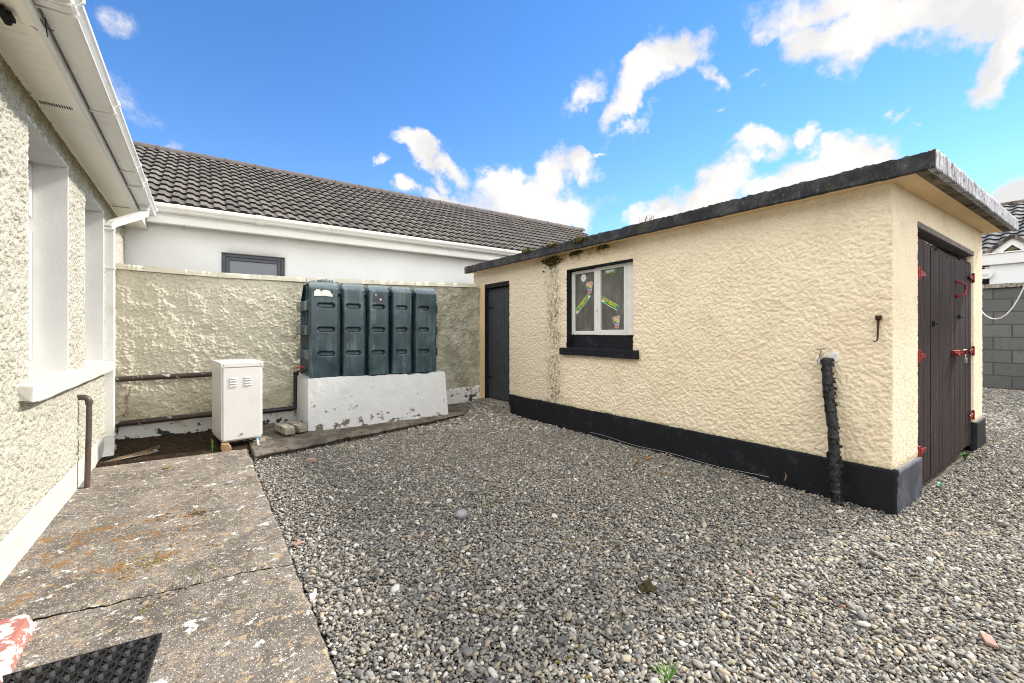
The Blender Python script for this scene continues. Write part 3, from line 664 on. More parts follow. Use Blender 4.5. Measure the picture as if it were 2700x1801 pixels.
m = MB(); m.tube([(-.56, 6.92, 2.84), (-.565, 6.90, 2.80), (-.60, 6.83, 2.755), (-.82, 6.60, 2.58), (-.835, 6.555, 2.52)], .04, sq=(.036, .036)); m.box(-.878, -.790, 6.52, 6.59, .06, 2.52)
dpp = m.build('downpipe', MT['pvc'], bung, bevel=.006)
m = MB()
for z in (2.49, 2.06, .2):
    m = MB(); m.box(-.884, -.784, 6.513, 6.597, z, z+.022); m.box(-.895, -.8841, 6.54, 6.57, z+.004, z+.018); m.build('pipe_clip', MT['pvc'], dpp, bevel=.003)
m = MB(); m.prism([(6.59, .09), (6.52, .09), (6.515, -.01), (6.40, -.03), (6.38, .01), (6.50, .045), (6.59, .05)], lambda p, t: (t, p[0], p[1]), -.884, -.780); m.build('shoe', MT['pvc'], dpp, bevel=.006)
# brown waste pipe with an elbow, dropping onto the path
m = MB(); px, py = -.80, 5.26; el = [(XH-.02, py, .79), (-.845, py, .79)]+[(-.845+.045*math.sin(t), py, .79-.045*(1-math.cos(t))) for t in np.linspace(.2, math.pi/2, 7)]+[(px, py, .73)]
m.tube(el, .024, 16); wp = None
m.tube([(px, py, .74), (px-.003, py, .5), (px-.012, py-.01, .0)], .0205, 16); m.tube([(px, py, .755), (px, py, .725)], .027, 16)
m.build('waste_pipe', MT['brown'], bung, smooth=True, auto=40)
m = MB()
for i in range(5):
    for j in range(9): m.box(XH+.008, XH+.014, 7.84+i*.03, 7.862+i*.03, 2.42+j*.028+(i % 2)*.006, 2.44+j*.028+(i % 2)*.006)
m.build('wall_vent', MT['dark'], bung)
m = MB(); m.box(-.76, -.715, 2.98, 3.05, 2.815, 2.838); m.box(-.75, -.725, 3.02, 3.045, 2.806, 2.816); m.tube([(-.745, 2.96, 2.835), (-.74, 3.05, 2.81)], .016, 8); m.build('cable_clip', MT['dark'], bung, bevel=.004)
m = MB(); m.tube([(SX+.02, 3.02, 2.86), (-.62, 3.06, 2.845), (-.60, 3.10, 2.86)], .003, 6); m.tube([(SX+.024, 3.12, 2.83), (-.625, 3.07, 2.90)], .0025, 6); m.tube([(-.68, 3.06, 2.84), (SX+.024, 3.12, 2.83)], .0015, 6); m.build('wall_hook', MT['rust'], bung)
# tiled roof of the bungalow (hidden by its gutter from here)
def tiled(name, o, xd, ud, nd, length, slope, per, gauge, amp, mats, parent, kind='flat', seed=0):
    """overlapping courses of profiled tiles; o = lower corner, xd along the eave, ud up the slope, nd its normal"""
    o, xd, ud, nd = (np.array(a, float) for a in (o, xd, ud, nd)); rg = np.random.default_rng(seed)
    ncol = int(length/per); ncr = int(math.ceil(slope/gauge)); V, Fq, MI, TI = [], [], [], []
    if kind == 'flat': pr = [(0, 0), (.07, .9), (.14, 1.), (.52, .92), (.62, .35), (.74, 0), (.90, -.05), (1, 0)]
    else: pr = [(0, 0), (.12, .55), (.25, .95), (.37, 1), (.5, .85), (.62, .4), (.75, .1), (.88, 0), (1, 0)]
    pr = pr[:-1]; k = len(pr)
    for c in range(ncr):
        s0 = c*gauge-.02; s1 = min((c+1)*gauge+.01, slope+.02)
        xs_ = np.array([(i+p[0])*per for i in range(ncol) for p in pr]+[ncol*per]); hh = np.array([p[1]*amp for i in range(ncol) for p in pr]+[0])
        jit = np.repeat(rg.uniform(-.004, .004, ncol+1), k)[:len(xs_)]; tin = np.repeat(rg.random(ncol+1), k)[:len(xs_)]
        th = .040
        def row(s, h): return o+xs_[:, None]*xd+(s+jit*0)[:, None]*ud+h[:, None]*nd
        one = np.ones_like(xs_)
        rr = [row(one*s0+jit, hh-.004), row(one*s0+jit, hh+th), row(one*s1, hh+.006)]
        b = sum(len(v) for v in V); n = len(xs_)
        for r_ in rr: V.append(r_); TI.append(tin)
        i = np.arange(n-1)
        Fq.append(np.stack([b+i, b+i+1, b+n+i+1, b+n+i], -1)); MI.append(np.full(n-1, 1))
        # the upper face keeps its own vertices so the lip stays crisp
        b2 = b+3*n; V.append(rr[1]); TI.append(tin); Fq.append(np.stack([b2+i, b2+i+1, b+2*n+i+1, b+2*n+i], -1)); MI.append(np.zeros(n-1, int))
    return npmesh(name, np.concatenate(V), np.concatenate(Fq), mats, parent, smooth=False, attr=np.concatenate(TI), mi=np.concatenate(MI))
sl_ = Vector((-math.cos(R(28)), 0, math.sin(R(28)))); nl_ = Vector((math.sin(R(28)), 0, math.cos(R(28))))
tiled('roof', (-.60, 7.9, 3.03), (0, -1, 0), sl_, nl_, 10.9, 4.6, .168, .335, .024, [MT['tile_a'], MT['tile_edge']], bung, seed=4)
m = MB(); m.add([(-.66, 8.12, 2.87), (-.66, 8.12, 3.04), (-4.6, 8.12, 5.1), (-4.6, 8.12, 2.87)], [(0, 1, 2, 3)])
m.box(-4.6, -1.31, -3, 8.10, 0, 2.95); m.build('gable', MT['neigh'], bung)

# ================================================================== neighbour's house behind
nb = empty('neighbour_house', (4, 8.15, 0), label='pale grey rendered house behind the boundary wall with a brown tiled roof', cat='house')
us = grid_lines(-1.2, 11.2, .12, (.255, 1.145)); wsn = grid_lines(0, 2.96, .1, (1.6, 2.615))
rough_panel('wall', (0, 8.15, 0), (1, 0, 0), (0, 0, 1), (0, -1, 0), us, wsn, [(us[np.argmin(abs(us-.255))]-.001, us[np.argmin(abs(us-1.145))]+.001, wsn[np.argmin(abs(wsn-1.6))]-.001, wsn[np.argmin(abs(wsn-2.615))]+.001)], lambda u, w: .004*fbm(u*2, w*2, 1), MT['neigh'], nb, .14)
wn_ = empty('window'); wn_.parent = nb; wn_.location = Vector((.7, 8.2, 1.6))-nb.location
m = MB(); x0, x1, z0, z1, yf = .262, 1.138, 1.6, 2.607, 8.20
def rect_ring(m, x0, x1, z0, z1, t, ya, yb):
    m.box(x0, x0+t, ya, yb, z0, z1); m.box(x1-t, x1, ya, yb, z0, z1); m.box(x0+t, x1-t, ya+.001, yb, z1-t, z1); m.box(x0+t, x1-t, ya+.001, yb, z0, z0+t)
rect_ring(m, x0, x1, z0, z1, .05, yf, yf+.07); rect_ring(m, x0+.05, x1-.05, z0+.05, z1-.05, .055, yf+.012, yf+.07)
m.build('frame', MT['anth'], wn_, bevel=.006)
m = MB(); m.box(x0+.09, x1-.09, yf+.035, yf+.045, z0+.09, z1-.09); m.build('pane', MT['mirror'] if 'mirror' in MT else MT['glass'], wn_)
m = MB(); m.box(x0-.3, x1+.3, 8.6, 8.62, 1.2, 2.9); m.build('room_wall', MT['dark'], wn_)
m = MB()
for i in range(62): m.box(-1.0+i*.2, -1.0+i*.2+.193, 7.93, 8.15, 2.935, 2.945)
m.build('soffit', MT['pvc'], nb)
m = MB(); Fp = [(7.93, 2.915), (7.912, 2.915), (7.908, 2.93), (7.912, 3.02), (7.90, 3.03), (7.912, 3.20), (7.93, 3.20)]
m.prism(Fp, lambda p, t: (t, p[0], p[1]), -.62, 11.1); m.build('fascia', MT['pvc'], nb)
def hr(r, y=7.85, zc=3.165, dz=0): return [(y-math.sin(a)*r+.058, zc-math.cos(a)*r) for a in np.linspace(-math.pi/2, math.pi/2, 10)]
def ng(g=0): return [(7.905, 3.175+g), (7.905, 3.06-g), (7.845-g, 3.055-g), (7.822-g, 3.075), (7.818-g, 3.09), (7.806-g, 3.105), (7.792-g, 3.125), (7.788-g, 3.165), (7.796-g, 3.175+g)]
m = MB(); m.prism(ng(), lambda p, t: (t, p[0], p[1]), -.58, 11.1); ngut = m.build('gutter', MT['pvc'], nb)
for x in (-.264, .70, .80, 1.652, 2.62, 3.54, 4.43, 5.4, 6.4, 7.4):
    m = MB(); m.prism(ng(.007), lambda p, t: (t, p[0], p[1]), x-.012, x+.012); m.build('gutter_bracket', MT['pvc'], ngut, bevel=.002)
m = MB(); m.prism(ng(.005), lambda p, t: (t, p[0], p[1]), .70, .80); m.build('gutter_joint', MT['pvc'], ngut)
pit = math.atan2(5.07-3.20, 11.36-7.88); up = Vector((0, math.cos(pit), math.sin(pit))); nn_ = Vector((0, -math.sin(pit), math.cos(pit)))
tiled('roof', (-3.55, 7.86, 3.175), (1, 0, 0), up, nn_, 14.6, 3.96, .168, .325, .026, [MT['tile_a'], MT['tile_edge']], nb, seed=2)
m = MB(); m.add([(-3.5, 14.85, 3.15), (11.0, 14.85, 3.15), (11.0, 11.36, 5.06), (-3.5, 11.36, 5.06)], [(0, 1, 2, 3)]); m.build('back_roof', MT['tile_a'], nb)
m = MB(); m.add([(11.05, 7.9, 0), (11.05, 14.8, 0), (11.05, 14.8, 3.15), (11.05, 11.36, 5.04), (11.05, 7.9, 3.15)], [(0, 1, 2, 3, 4)]); m.box(-3.4, 11.04, 8.3, 14.7, 0, 1.5); m.build('gable_wall', MT['neigh'], nb)
m = MB()
for i in range(26):
    xa = -3.55+i*.57; jz = random.uniform(-.004, .004)
    for t0, t1, dr in ((xa, xa+.545, 0), (xa+.545, xa+.575, .008)):
        m.prism([(11.36-(.13+dr)*math.cos(a), 5.045+jz+(.10+dr)*math.sin(a)) for a in np.linspace(-.15, math.pi+.15, 9)], lambda p, t: (t, p[0], p[1]), t0, min(t1, 11.1), 0)
m.build('ridge', MT['ridge'], nb, smooth=True, auto=35)
m = MB(); m.prism([(11.25, 4.99), (11.36, 5.02), (11.25, 4.96)], lambda p, t: (t, p[0], p[1]), -3.5, 11.0); m.build('ridge_mortar', MT['conc'], nb)

# ================================================================== boundary wall
YW = lambda x: 7.29-.048*x
bw = empty('boundary_wall', (1.7, 7.25, 0), label='cream roughcast boundary wall with a chipped coping behind the green oil tank', cat='wall')
xd = Vector((1, -.048, 0)).normalized(); nd = Vector((-.048, -1, 0)).normalized()
o_ = Vector((XH, YW(XH), 0))
topz = lambda x: np.interp(x, (-.9, .2, 1.3, 4.3), (2.15, 2.115, 2.12, 2.205))
def zf(V, gu, gw):
    V = V.copy(); tz = topz(V[..., 0]); V[..., 2] = .0+gw/2.1*tz; return V
def h_b(u, w): return .007*np.clip((fbm(u*48, w*56, 11, 3)-.36)/.22, 0, 1)+.016*blobs(u, w, .021, 14)*sstep(.40, .62, fbm(u*9, w*9, 24, 3))+.009*blobs(u, w, .013, 18)*sstep(.42, .6, fbm(u*6, w*6, 29, 3))+.035*(fbm(u*1.6, w*1.6, 12)-.5)+.005*fbm(u*50, w*50, 13)
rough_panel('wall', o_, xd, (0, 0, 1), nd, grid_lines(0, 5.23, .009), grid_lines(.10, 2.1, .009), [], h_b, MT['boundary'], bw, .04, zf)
m = MB(); vs = []
for x in (XH, 0.2, 1.3, 4.3): 
    for dy in (.03, .20):
        for z in (-.1, topz(x)): vs.append((x, YW(x)+dy, z))
for i in range(3):
    b = i*4; m.add([vs[b+j] for j in range(8)], [(0, 4, 5, 1), (2, 3, 7, 6), (1, 5, 7, 3)])
m.build('wall_core', MT['neigh'], bw)
# coping stones with chipped arrises
cj = [XH+.002, .187, 1.30, 2.293, 3.30, 4.24]
for a, b in zip(cj[:-1], cj[1:]):
    n = max(6, int((b-a)/.022)); m = MB(); rings = []
    for i in range(n+1):
        x = a+.004+(b-a-.008)*i/n; y = YW(x); tz = float(topz(x)); ch = max(0, float(fbm(np.array(x*13.), np.array(3.), 9, 5))-.66)*.2; c2_ = float(fbm(np.array(x*9.), np.array(1.), 5, 4))*.008
        rings.append([(x, y-.048+c2_, tz+.004), (x, y-.050+c2_+ch*.3, tz+.05-c2_), (x, y-.046+ch, tz+.072-ch*.6), (x, y+.1, tz+.082), (x, y+.25, tz+.07), (x, y+.25, tz), ])
    vs = [p for r_ in rings for p in r_]; k = 6
    fs = [(i*k+j, i*k+(j+1) % k, (i+1)*k+(j+1) % k, (i+1)*k+j) for i in range(n) for j in range(k)]+[tuple(range(k)), tuple(n*k+j for j in range(k))]
    m.add(vs, fs); m.build('coping_stone', MT['coping'], bw, bevel=0)
def zp(V, gu, gw):
    V = V.copy(); V[..., 2] = gw*np.interp(V[..., 0], (-.9, .2, 1, 4.3), (.155, .20, .24, .36))+np.interp(V[..., 0], (-.9, 4.3), (0, 0)); return V
rough_panel('plinth', o_+nd*.022, xd, (0, 0, 1), nd, grid_lines(0, 5.2, .03), grid_lines(-.4, 1.0, .12), [], lambda u, w: .006*fbm(u*6, w*3, 3)-.004*(w > .95), MT['wplinth'], bw, .05, zp)

# ================================================================== pipes on the boundary wall
def wpt(x, z, off=.075): return Vector((x, YW(x)-off, z))
m = MB(); m.tube([wpt(x, .775+.012*(x+.87)) for x in np.linspace(-.87, .14, 7)], .033, 18)
tag(m.build('wall_pipe', MT['bpipe'], smooth=True, auto=40), 'brown pipe with flaking paint, the higher of the two running left of the boiler', 'pipe')
m = MB(); m.tube([wpt(x, .215+.03*(x+.87)) for x in np.linspace(-.87, .16, 7)], .035, 18); m.tube([wpt(-.05, .24), wpt(.16, .246)], .039, 18)
tag(m.build('wall_pipe', MT['bpipe'], smooth=True, auto=40), 'dark flaking pipe low on the wall just above the white skirting', 'pipe')
m = MB(); pth = [wpt(.45, .215), wpt(.8, .222), wpt(1.10, .230), wpt(1.135, .24), wpt(1.150, .275), wpt(1.150, .5), wpt(1.15, .74)]
m.tube(pth, .034, 16); m.tube([wpt(1.15, .73), wpt(1.15, .76)], .042, 16); m.tube([wpt(1.05, .229), wpt(1.09, .231)], .041, 16); m.tube([wpt(1.15, .29), wpt(1.15, .33)], .041, 16)
fp = empty('fuel_pipe', (1.1, 7.15, .2), label='black pipe rising beside the white tank base to the tank valve', cat='pipe')
m.build('sleeve', MT['kpipe'], fp, smooth=True, auto=40)

# ================================================================== oil tank on its base
TB = .745
YT = lambda x: 6.45-.055*x
bs_ = empty('tank_base', (2.2, 6.8, 0), label='flaking white painted concrete base under the green oil tank', cat='plinth')
def base_panel():
    # front, left, right and top, with a batter and an uneven broken top rim
    L = (1.165, 3.135); Bt = (1.163, 3.195)
    def rim(x): return .735+.004*np.sin(x*5)-.028*np.clip(fbm(np.asarray(x)*7., 0*np.asarray(x), 4, 5)-.48, 0, 1)*3
    us = np.linspace(0, 1, 190); wv = np.linspace(0, 1, 62); S, T = np.meshgrid(us, wv, indexing='ij')
    xt = L[0]+(L[1]-L[0])*S; xb = Bt[0]+(Bt[1]-Bt[0])*S; X = xb+(xt-xb)*T; Z = -.02+(rim(xt)+.02)*T
    Y = YT(X)-.05-.015*(1-T)-.012*fbm(X*3, Z*3, 5)-.004*fbm(X*22, Z*22, 6)
    def add(Xa, Ya, Za, nm):
        I = np.arange(Xa.size).reshape(Xa.shape); return np.stack([Xa, Ya, Za], -1).reshape(-1, 3), np.stack([I[:-1, :-1], I[1:, :-1], I[1:, 1:], I[:-1, 1:]], -1).reshape(-1, 4)
    parts = [add(X, Y, Z, 0)]
    for sgn, col in ((0, 0), (1, -1)):
        xe_ = X[col, :]; ye_ = Y[col, :]; ze_ = Z[col, :]; D = np.linspace(0, 1, 16)
        Xs = np.repeat(xe_[None], 16, 0); Ys = ye_[None]+(7.21-ye_[None])*D[:, None]; Zs = np.repeat(ze_[None], 16, 0)
        Xs = Xs+(1 if sgn else -1)*(.0+.008*fbm(Ys*5, Zs*5, 3)*np.minimum(1, D[:, None]*8)); parts.append(add(Xs, Ys, Zs, 0))
    xr = X[:, -1]; yr = Y[:, -1]; zr = Z[:, -1]; D = np.linspace(0, 1, 10); parts.append(add(np.repeat(xr[:, None], 10, 1), yr[:, None]+(7.21-yr[:, None])*D[None], np.repeat(zr[:, None], 10, 1)*(1)+0*D[None], 0))
    V, Fc, off = [], [], 0
    for v, f in parts: V.append(v); Fc.append(f+off); off += len(v)
    npmesh('base_body', np.concatenate(V), np.concatenate(Fc), MT['base'], bs_)
base_panel()

tk = empty('oil_tank', (2.1, 6.7, TB), label='dark green ribbed plastic oil tank on the white base', cat='oil tank')
X0, X1 = 1.190, 3.020; HT = 1.285; DT = .70
bays = [(1.190, 1.556), (1.618, 1.915), (1.972, 2.262), (2.318, 2.612), (2.672, 3.020)]
slots = [(1.285, 1.512), (1.655, 1.862), (2.015, 2.205), (2.365, 2.545), (2.715, 2.895)]
def sect():        # front base -> up -> shoulder -> top -> back chamfer ; (dy, dz, ny, nz)
    P = [(0, 0)]+[(0, z) for z in np.linspace(.02, 1.205, 190)]
    for a in np.linspace(0, R(50), 8)[1:]: P.append((.045-.045*math.cos(a), 1.205+.045*math.sin(a)))
    y, z = P[-1]
    for t in np.linspace(0, 1, 9)[1:]: P.append((y+t*.055, z+t*.047))
    y, z = P[-1]
    for a in np.linspace(R(50), R(90), 6)[1:]: P.append((y+.04*(math.sin(a)-math.sin(R(50))), z+.04*(math.cos(R(50))-math.cos(a))))
    y, z = P[-1]
    for t in np.linspace(0, 1, 14)[1:]: P.append((y+t*(.46-y), z))
    for t in np.linspace(0, 1, 12)[1:]: P.append((.46+t*.24, z-t*.27))
    for t in np.linspace(0, 1, 12)[1:]: P.append((.70, (z-.27)*(1-t)))
    return np.array(P)
def tank_body():
    P = sect(); T = np.gradient(P, axis=0); T /= np.linalg.norm(T, axis=1)[:, None]; N = np.stack([-T[:, 1], T[:, 0]], -1)   # outward
    xs_ = np.linspace(X0, X1, 330); sl = np.arange(len(P)); XX, SS = np.meshgrid(xs_, sl, indexing='ij')
    dz = P[SS, 1]; dy = P[SS, 0]
    dep = np.full(XX.shape, .15)
    for a, b in bays:                                       # raised bays with rolled sides
        w_ = np.minimum(XX-a, b-XX); r = .024; t = np.clip(w_/r, 0, 1); prof = r-np.sqrt(np.clip(r*r-(r-t*r)**2, 0, None))
        dep = np.where(w_ >= 0, prof, dep)
    dep = np.where((XX <= X0+1e-6) | (XX >= X1-1e-6), .022, dep)
    for (a, b) in slots:
        for zc in (.985, .655, .320):
            cx = (a+b)/2; hw = (b-a)/2; hh = .034
            qx = np.maximum(abs(XX-cx)-(hw-hh), 0); d_ = hh-np.hypot(qx, dz-zc)
            dep = np.where((dy < .01) & (d_ > -.012), np.maximum(dep, .050*sstep(-.003, .014, d_)-.0025*np.exp(-((d_+.007)/.004)**2)), dep)
    foot = sstep(.06, 0, dz)*.0; Yv = dy-N[SS, 0]*-1*dep*1+foot
    Yv = dy - N[SS, 0]*dep; Zv = dz-N[SS, 1]*dep; Zv = np.maximum(Zv, 0)
    sag = .006*(fbm(XX*3, dz*2.2, 5)-.5)
    V = np.stack([XX, YT(XX)-.02+Yv+sag, TB+Zv], -1); I = np.arange(XX.size).reshape(XX.shape)
    Q = np.stack([I[:-1, :-1], I[1:, :-1], I[1:, 1:], I[:-1, 1:]], -1).reshape(-1, 4)
    return npmesh('tank_body', V.reshape(-1, 3), Q, MT['tank'], tk)
tb = tank_body(); tb.data.set_sharp_from_angle(angle=R(75))
def tank_side(sgn):
    P = sect(); zt = lambda y: np.interp(y, [0, .0161, .07, .10, .46, .70], [1.205, 1.24, 1.285, 1.30, 1.30, 1.03])-.03
    ys = np.linspace(0.022, .678, 90); ts = np.linspace(0, 1, 190); Yy, Tt = np.meshgrid(ys, ts, indexing='ij'); Zz = Tt*(zt(Yy))
    e = np.minimum(np.minimum(Yy-.022, .678-Yy), zt(Yy)-Zz)
    out_ = np.zeros(Yy.shape)
    for (z0, z1) in ((.915, 1.055), (.575, .71), (.24, .375)):
        out_ = np.maximum(out_, sstep(z0-.008, z0+.008, Zz)*sstep(z1+.008, z1-.008, Zz)*.030*sstep(-.002, .02, e)*(1+.9*sstep(.30, .34, Yy)))
    pocket = (out_ < .004)*sstep(.02, .05, Yy-.02)*sstep(.66, .62, Yy); ridge = np.exp(-((Yy-.33)/.018)**2)
    dpt = -.075*pocket*(1-.92*ridge)*sstep(0, .02, e); top = sstep(1.055, 1.30, Zz); dpt = dpt-.06*top*(1-.8*ridge)
    Xx = (X0 if sgn < 0 else X1)+sgn*(out_+dpt)
    V = np.stack([Xx, YT(Xx)-.02+Yy, TB+Zz], -1); I = np.arange(Yy.size).reshape(Yy.shape)
    o = npmesh('end_panel', V.reshape(-1, 3), np.stack([I[:-1, :-1], I[1:, :-1], I[1:, 1:], I[:-1, 1:]], -1).reshape(-1, 4), MT['tank'], tk); o.data.set_sharp_from_angle(angle=R(50))
tank_side(-1); tank_side(1)
m = MB(); m.tube([(1.46, 6.70, TB+1.29), (1.46, 6.70, TB+1.345)], .10, 24); m.tube([(1.46, 6.70, TB+1.345), (1.46, 6.70, TB+1.375)], [.105, .09], 24)
for k in range(12):
    a = k*math.pi/6; m.box(-.012, .012, .095, .112, 0, .05, M=Matrix.Translation((1.46, 6.70, TB+1.32)) @ Matrix.Rotation(a, 4, 'Z'))
m.build('filler_cap', MT['tank'], tk, bevel=.004)
for dx in (-.165, .16):
    m = MB(); m.prism([(-.045, 0), (.045, 0), (.03, .065), (-.03, .065)], lambda p, t: (1.46+dx+p[0], t, TB+1.285+p[1]), 6.62, 6.72); m.build('lifting_lug', MT['tank'], tk, bevel=.008)
# torn labels
def label(name, x0, x1, z0, z1, mat, off=.0035, rag=None):
    m = MB()
    if rag is None: pts = [(x0, z0), (x1, z0), (x1, z1), (x0, z1)]
    else: pts = [(x0+(x1-x0)*a, z0+(z1-z0)*b) for a, b in rag]
    m.prism(pts, lambda p, t: (p[0], YT(p[0])-.02-t, p[1]), -.003, off); return m.build(name, mat, tk)
lb = label('label', 1.238, 1.485, 1.845, 1.945, MT['slate'])
rag = [(.01, .12), (.2, .10), (.5, .16), (.75, .12), (.97, .06), (.97, .5), (.93, .32), (.88, .72), (.8, .88), (.62, .98), (.45, .9), (.36, .62), (.33, .98), (.15, 1.0), (.03, .72)]
o = label('torn_paper', 1.238, 1.485, 1.845, 1.945, MT['s_white'], .005, rag); o.parent = lb; o.matrix_parent_inverse = Matrix()
lb2 = label('label', 2.028, 2.195, 1.805, 1.925, MT['s_d'] if 's_d' in MT else MT['slate'])
for c in ((2.07, 1.905, .012), (2.14, 1.84, .014)):
    o = label('torn_paper', 0, 1, 0, 1, MT['s_white'], .005, [(c[0]+c[2]*math.cos(t)*random.uniform(.6, 1.1), c[1]+c[2]*1.2*math.sin(t)*random.uniform(.6, 1.1)) for t in np.linspace(0, 2*math.pi, 9)[:-1]]); o.parent = lb2
m = MB(); m.tube([(1.20, 6.62, TB+.075), (1.10, 6.66, TB+.07), (1.10, 6.95, TB+.035), (1.12, 7.13, TB+.02)], .013, 10); m.tube([(1.17, 6.63, TB+.075), (1.12, 6.645, TB+.073)], .026, 6); m.tube([(1.135, 6.64, TB+.075), (1.135, 6.64, TB+.125)], .008, 8)
vv = m.build('valve', MT['rust'], tk, smooth=True, auto=40)
m = MB(); m.box(1.06, 1.17, 6.628, 6.652, TB+.125, TB+.138); m.build('valve_lever', MT['s_red'], vv, bevel=.003)

# ================================================================== boiler cabinet
bo = empty('boiler_cabinet', (.185, 6.02, .0), .13, label='white metal outdoor boiler cabinet with louvred door standing by the rendered wall', cat='boiler')
W_, D_, zb_, zt_ = .425, .60, .085, 1.005
m = MB(); m.box(0, W_, .0, D_, zb_+.03, zt_-.055); m.box(.012, W_-.012, .012, D_, zb_, zb_+.03); m.build('casing', MT['steel'], bo, bevel=.004, local=True)
m = MB(); m.box(.018, W_-.022, -.016, .0, zb_+.018, zt_-.062); dr = m.build('door', MT['steel'], bo, bevel=.004, local=True)
m = MB(); m.prism([(-.020, zt_-.055), (-.020, zt_-.004), (0.0, zt_), (D_+.01, zt_+.012), (D_+.01, zt_-.055)], lambda p, t: (t, p[0], p[1]), -.006, W_+.006); m.build('lid', MT['steel'], bo, bevel=.004, local=True)
for cx in (.118, .268):
    m = MB(); mm = MB()
    for i in range(4):
        z = zt_-.185-i*.030+(.003 if cx > .2 else 0)
        vs = [(cx-.037, -.016, z+.012), (cx+.037, -.016, z+.012), (cx+.035, -.028, z-.002), (cx-.035, -.028, z-.002), (cx-.037, -.016, z-.004), (cx+.037, -.016, z-.004)]
        m.add(vs, [(0, 1, 2, 3), (0, 3, 4), (1, 5, 2)]); mm.add([(cx-.036, -.0168, z-.003), (cx+.036, -.0168, z-.003), (cx+.035, -.0255, z-.0035), (cx-.035, -.0255, z-.0035)], [(0, 1, 2, 3)])
    m.f += [tuple(len(m.v)+i for i in f) for f in mm.f]; m.v += mm.v; m.m += [1]*len(mm.f)
    m.build('louvre', [MT['steel'], MT['dark']], dr, local=True)
m = MB(); m.tube([(.20, -.016, zb_+.075), (.20, -.024, zb_+.075)], .012, 16); m.tube([(.20, -.024, zb_+.075), (.20, -.027, zb_+.075)], .005, 8, 0); m.build('lock', MT['zinc'], dr, local=True)
for x in (.022, W_-.03):
    m = MB(); m.tube([(x, -.020, zt_-.028), (x, -.024, zt_-.028)], .005, 8); m.build('screw', MT['rust'], bo, local=True)
def lump(m, c, s, seed, sub=ICO2, wob=.25, mi=0, squash=(1, 1, 1), rot=0):
    rg = np.random.default_rng(seed); V = sub[0]*(1+rg.uniform(-wob, wob, (len(sub[0]), 1)))*np.array(squash)*s
    ca, sa = math.cos(rot), math.sin(rot); V = np.stack([V[:, 0]*ca-V[:, 1]*sa, V[:, 0]*sa+V[:, 1]*ca, V[:, 2]], -1)+np.array(c); m.add([tuple(v) for v in V], [tuple(int(i) for i in f) for f in sub[1]], mi)
m = MB(); m.prism([(-.035, 0), (.05, .0), (.058, .03), (.04, .062), (.03, .082), (-.04, .084), (-.045, .04)], lambda p, t: (.225+p[0], t, p[1]-.003), 5.93, 6.08)
tag(m.build('wood_block', MT['timber'], bevel=.004), 'split wooden block packing up the front left corner of the boiler', 'wood block')
m = MB(); m.box(.50, .64, 6.03, 6.2, 0, .05); m.box(.2, .62, 6.3, 6.6, 0, .085)
tag(m.build('stone_block', MT['conc'], bevel=.01), 'dark stone block packing under the right of the boiler', 'block')
m = MB(); m.tube([(.54, 5.985, .10), (.545, 5.965, .06), (.55, 5.93, .02), (.565, 5.88, .008), (.575, 5.84, .004)], [.009, .012, .011, .010, .006], 8, wob=.4)
tr = m.build('rag_strip', MT['s_white'], smooth=True); tag(tr, 'white plastic strip with a blue top hanging under the boiler', 'plastic strip')
m = MB(); m.tube([(.54, 5.984, .115), (.541, 5.980, .083)], .012, 8); m.build('blue_end', MT['cyan'], tr, smooth=True)
# two loose bricks
for k, (x, y, r, l) in enumerate(((.885, 6.36, .16, 'concrete brick lying left of its twin beside the tank base'), (1.03, 6.42, .20, 'concrete brick lying against the tank base, right of its twin'))):
    M_ = Matrix.Translation((x, y, .06)) @ Matrix.Rotation(r, 4, 'Z'); m = MB()
    m.box(-.058, .058, -.22, .22, 0, .085, M=M_)
    bm = bmesh.new(); me_ = bpy.data.meshes.new('loose_brick'); me_.from_pydata(m.v, [], m.f); bm.from_mesh(me_)
    bmesh.ops.subdivide_edges(bm, edges=bm.edges, cuts=7, use_grid_fill=True)
    for v in bm.verts: v.co += Vector((mnoise.noise(v.co*22), mnoise.noise(v.co*22+Vector((9, 0, 0))), mnoise.noise(v.co*22+Vector((0, 9, 0)))))*.006
    bmesh.ops.recalc_face_normals(bm, faces=bm.faces); bm.to_mesh(me_); bm.free(); me_.materials.append(MT['conc'])
    o = bpy.data.objects.new('loose_brick', me_); COL.objects.link(o); tag(o, l, 'brick', 'loose bricks beside the tank base')

# ================================================================== shed
XS, YE, XE_, YB = 4.305, 1.02, 8.0, 7.30
sh = empty('shed', (6.1, 4.1, 0), label='long cream roughcast shed with black skirting and a flat concrete roof', cat='shed')
zs_ = lambda x: 2.49+.028*(x-4.3)
def h_s(u, w): return .008*np.clip((fbm(u*52+w*10, w*60-u*8, 21, 3)-.36)/.2, 0, 1)+.006*blobs(u+w*.3, w*1.2, .022, 24)*fbm(u*12, w*12, 40)*1.6+.005*(fbm(u*1.4, w*1.4, 22)-.5)+.003*fbm(u*40, w*40, 23)
dY = (6.10, 6.90, -.1, 2.25); wY = (3.473, 4.664, 1.133, 2.262)
us = grid_lines(YE, YB, .0085, (wY[0], wY[1], dY[0], dY[1])); wz = grid_lines(.29, 2.51, .0085, (wY[2], wY[3], dY[3]))
f_ = lambda a, L: L[np.argmin(abs(L-a))]
rough_panel('long_wall', (XS+.004, 0, 0), (0, 1, 0), (0, 0, 1), (-1, 0, 0), us, wz, [(f_(wY[0], us), f_(wY[1], us), f_(wY[2], wz), f_(wY[3], wz)), (f_(dY[0], us), f_(dY[1], us), -1, f_(dY[3], wz))], h_s, MT['shed'], sh, .05)
dX = (5.02, 7.45, -1, 2.315)
us = grid_lines(XS, XE_, .012, (5.02, 7.45)); wz = grid_lines(.27, 2.60, .011, (2.315,))
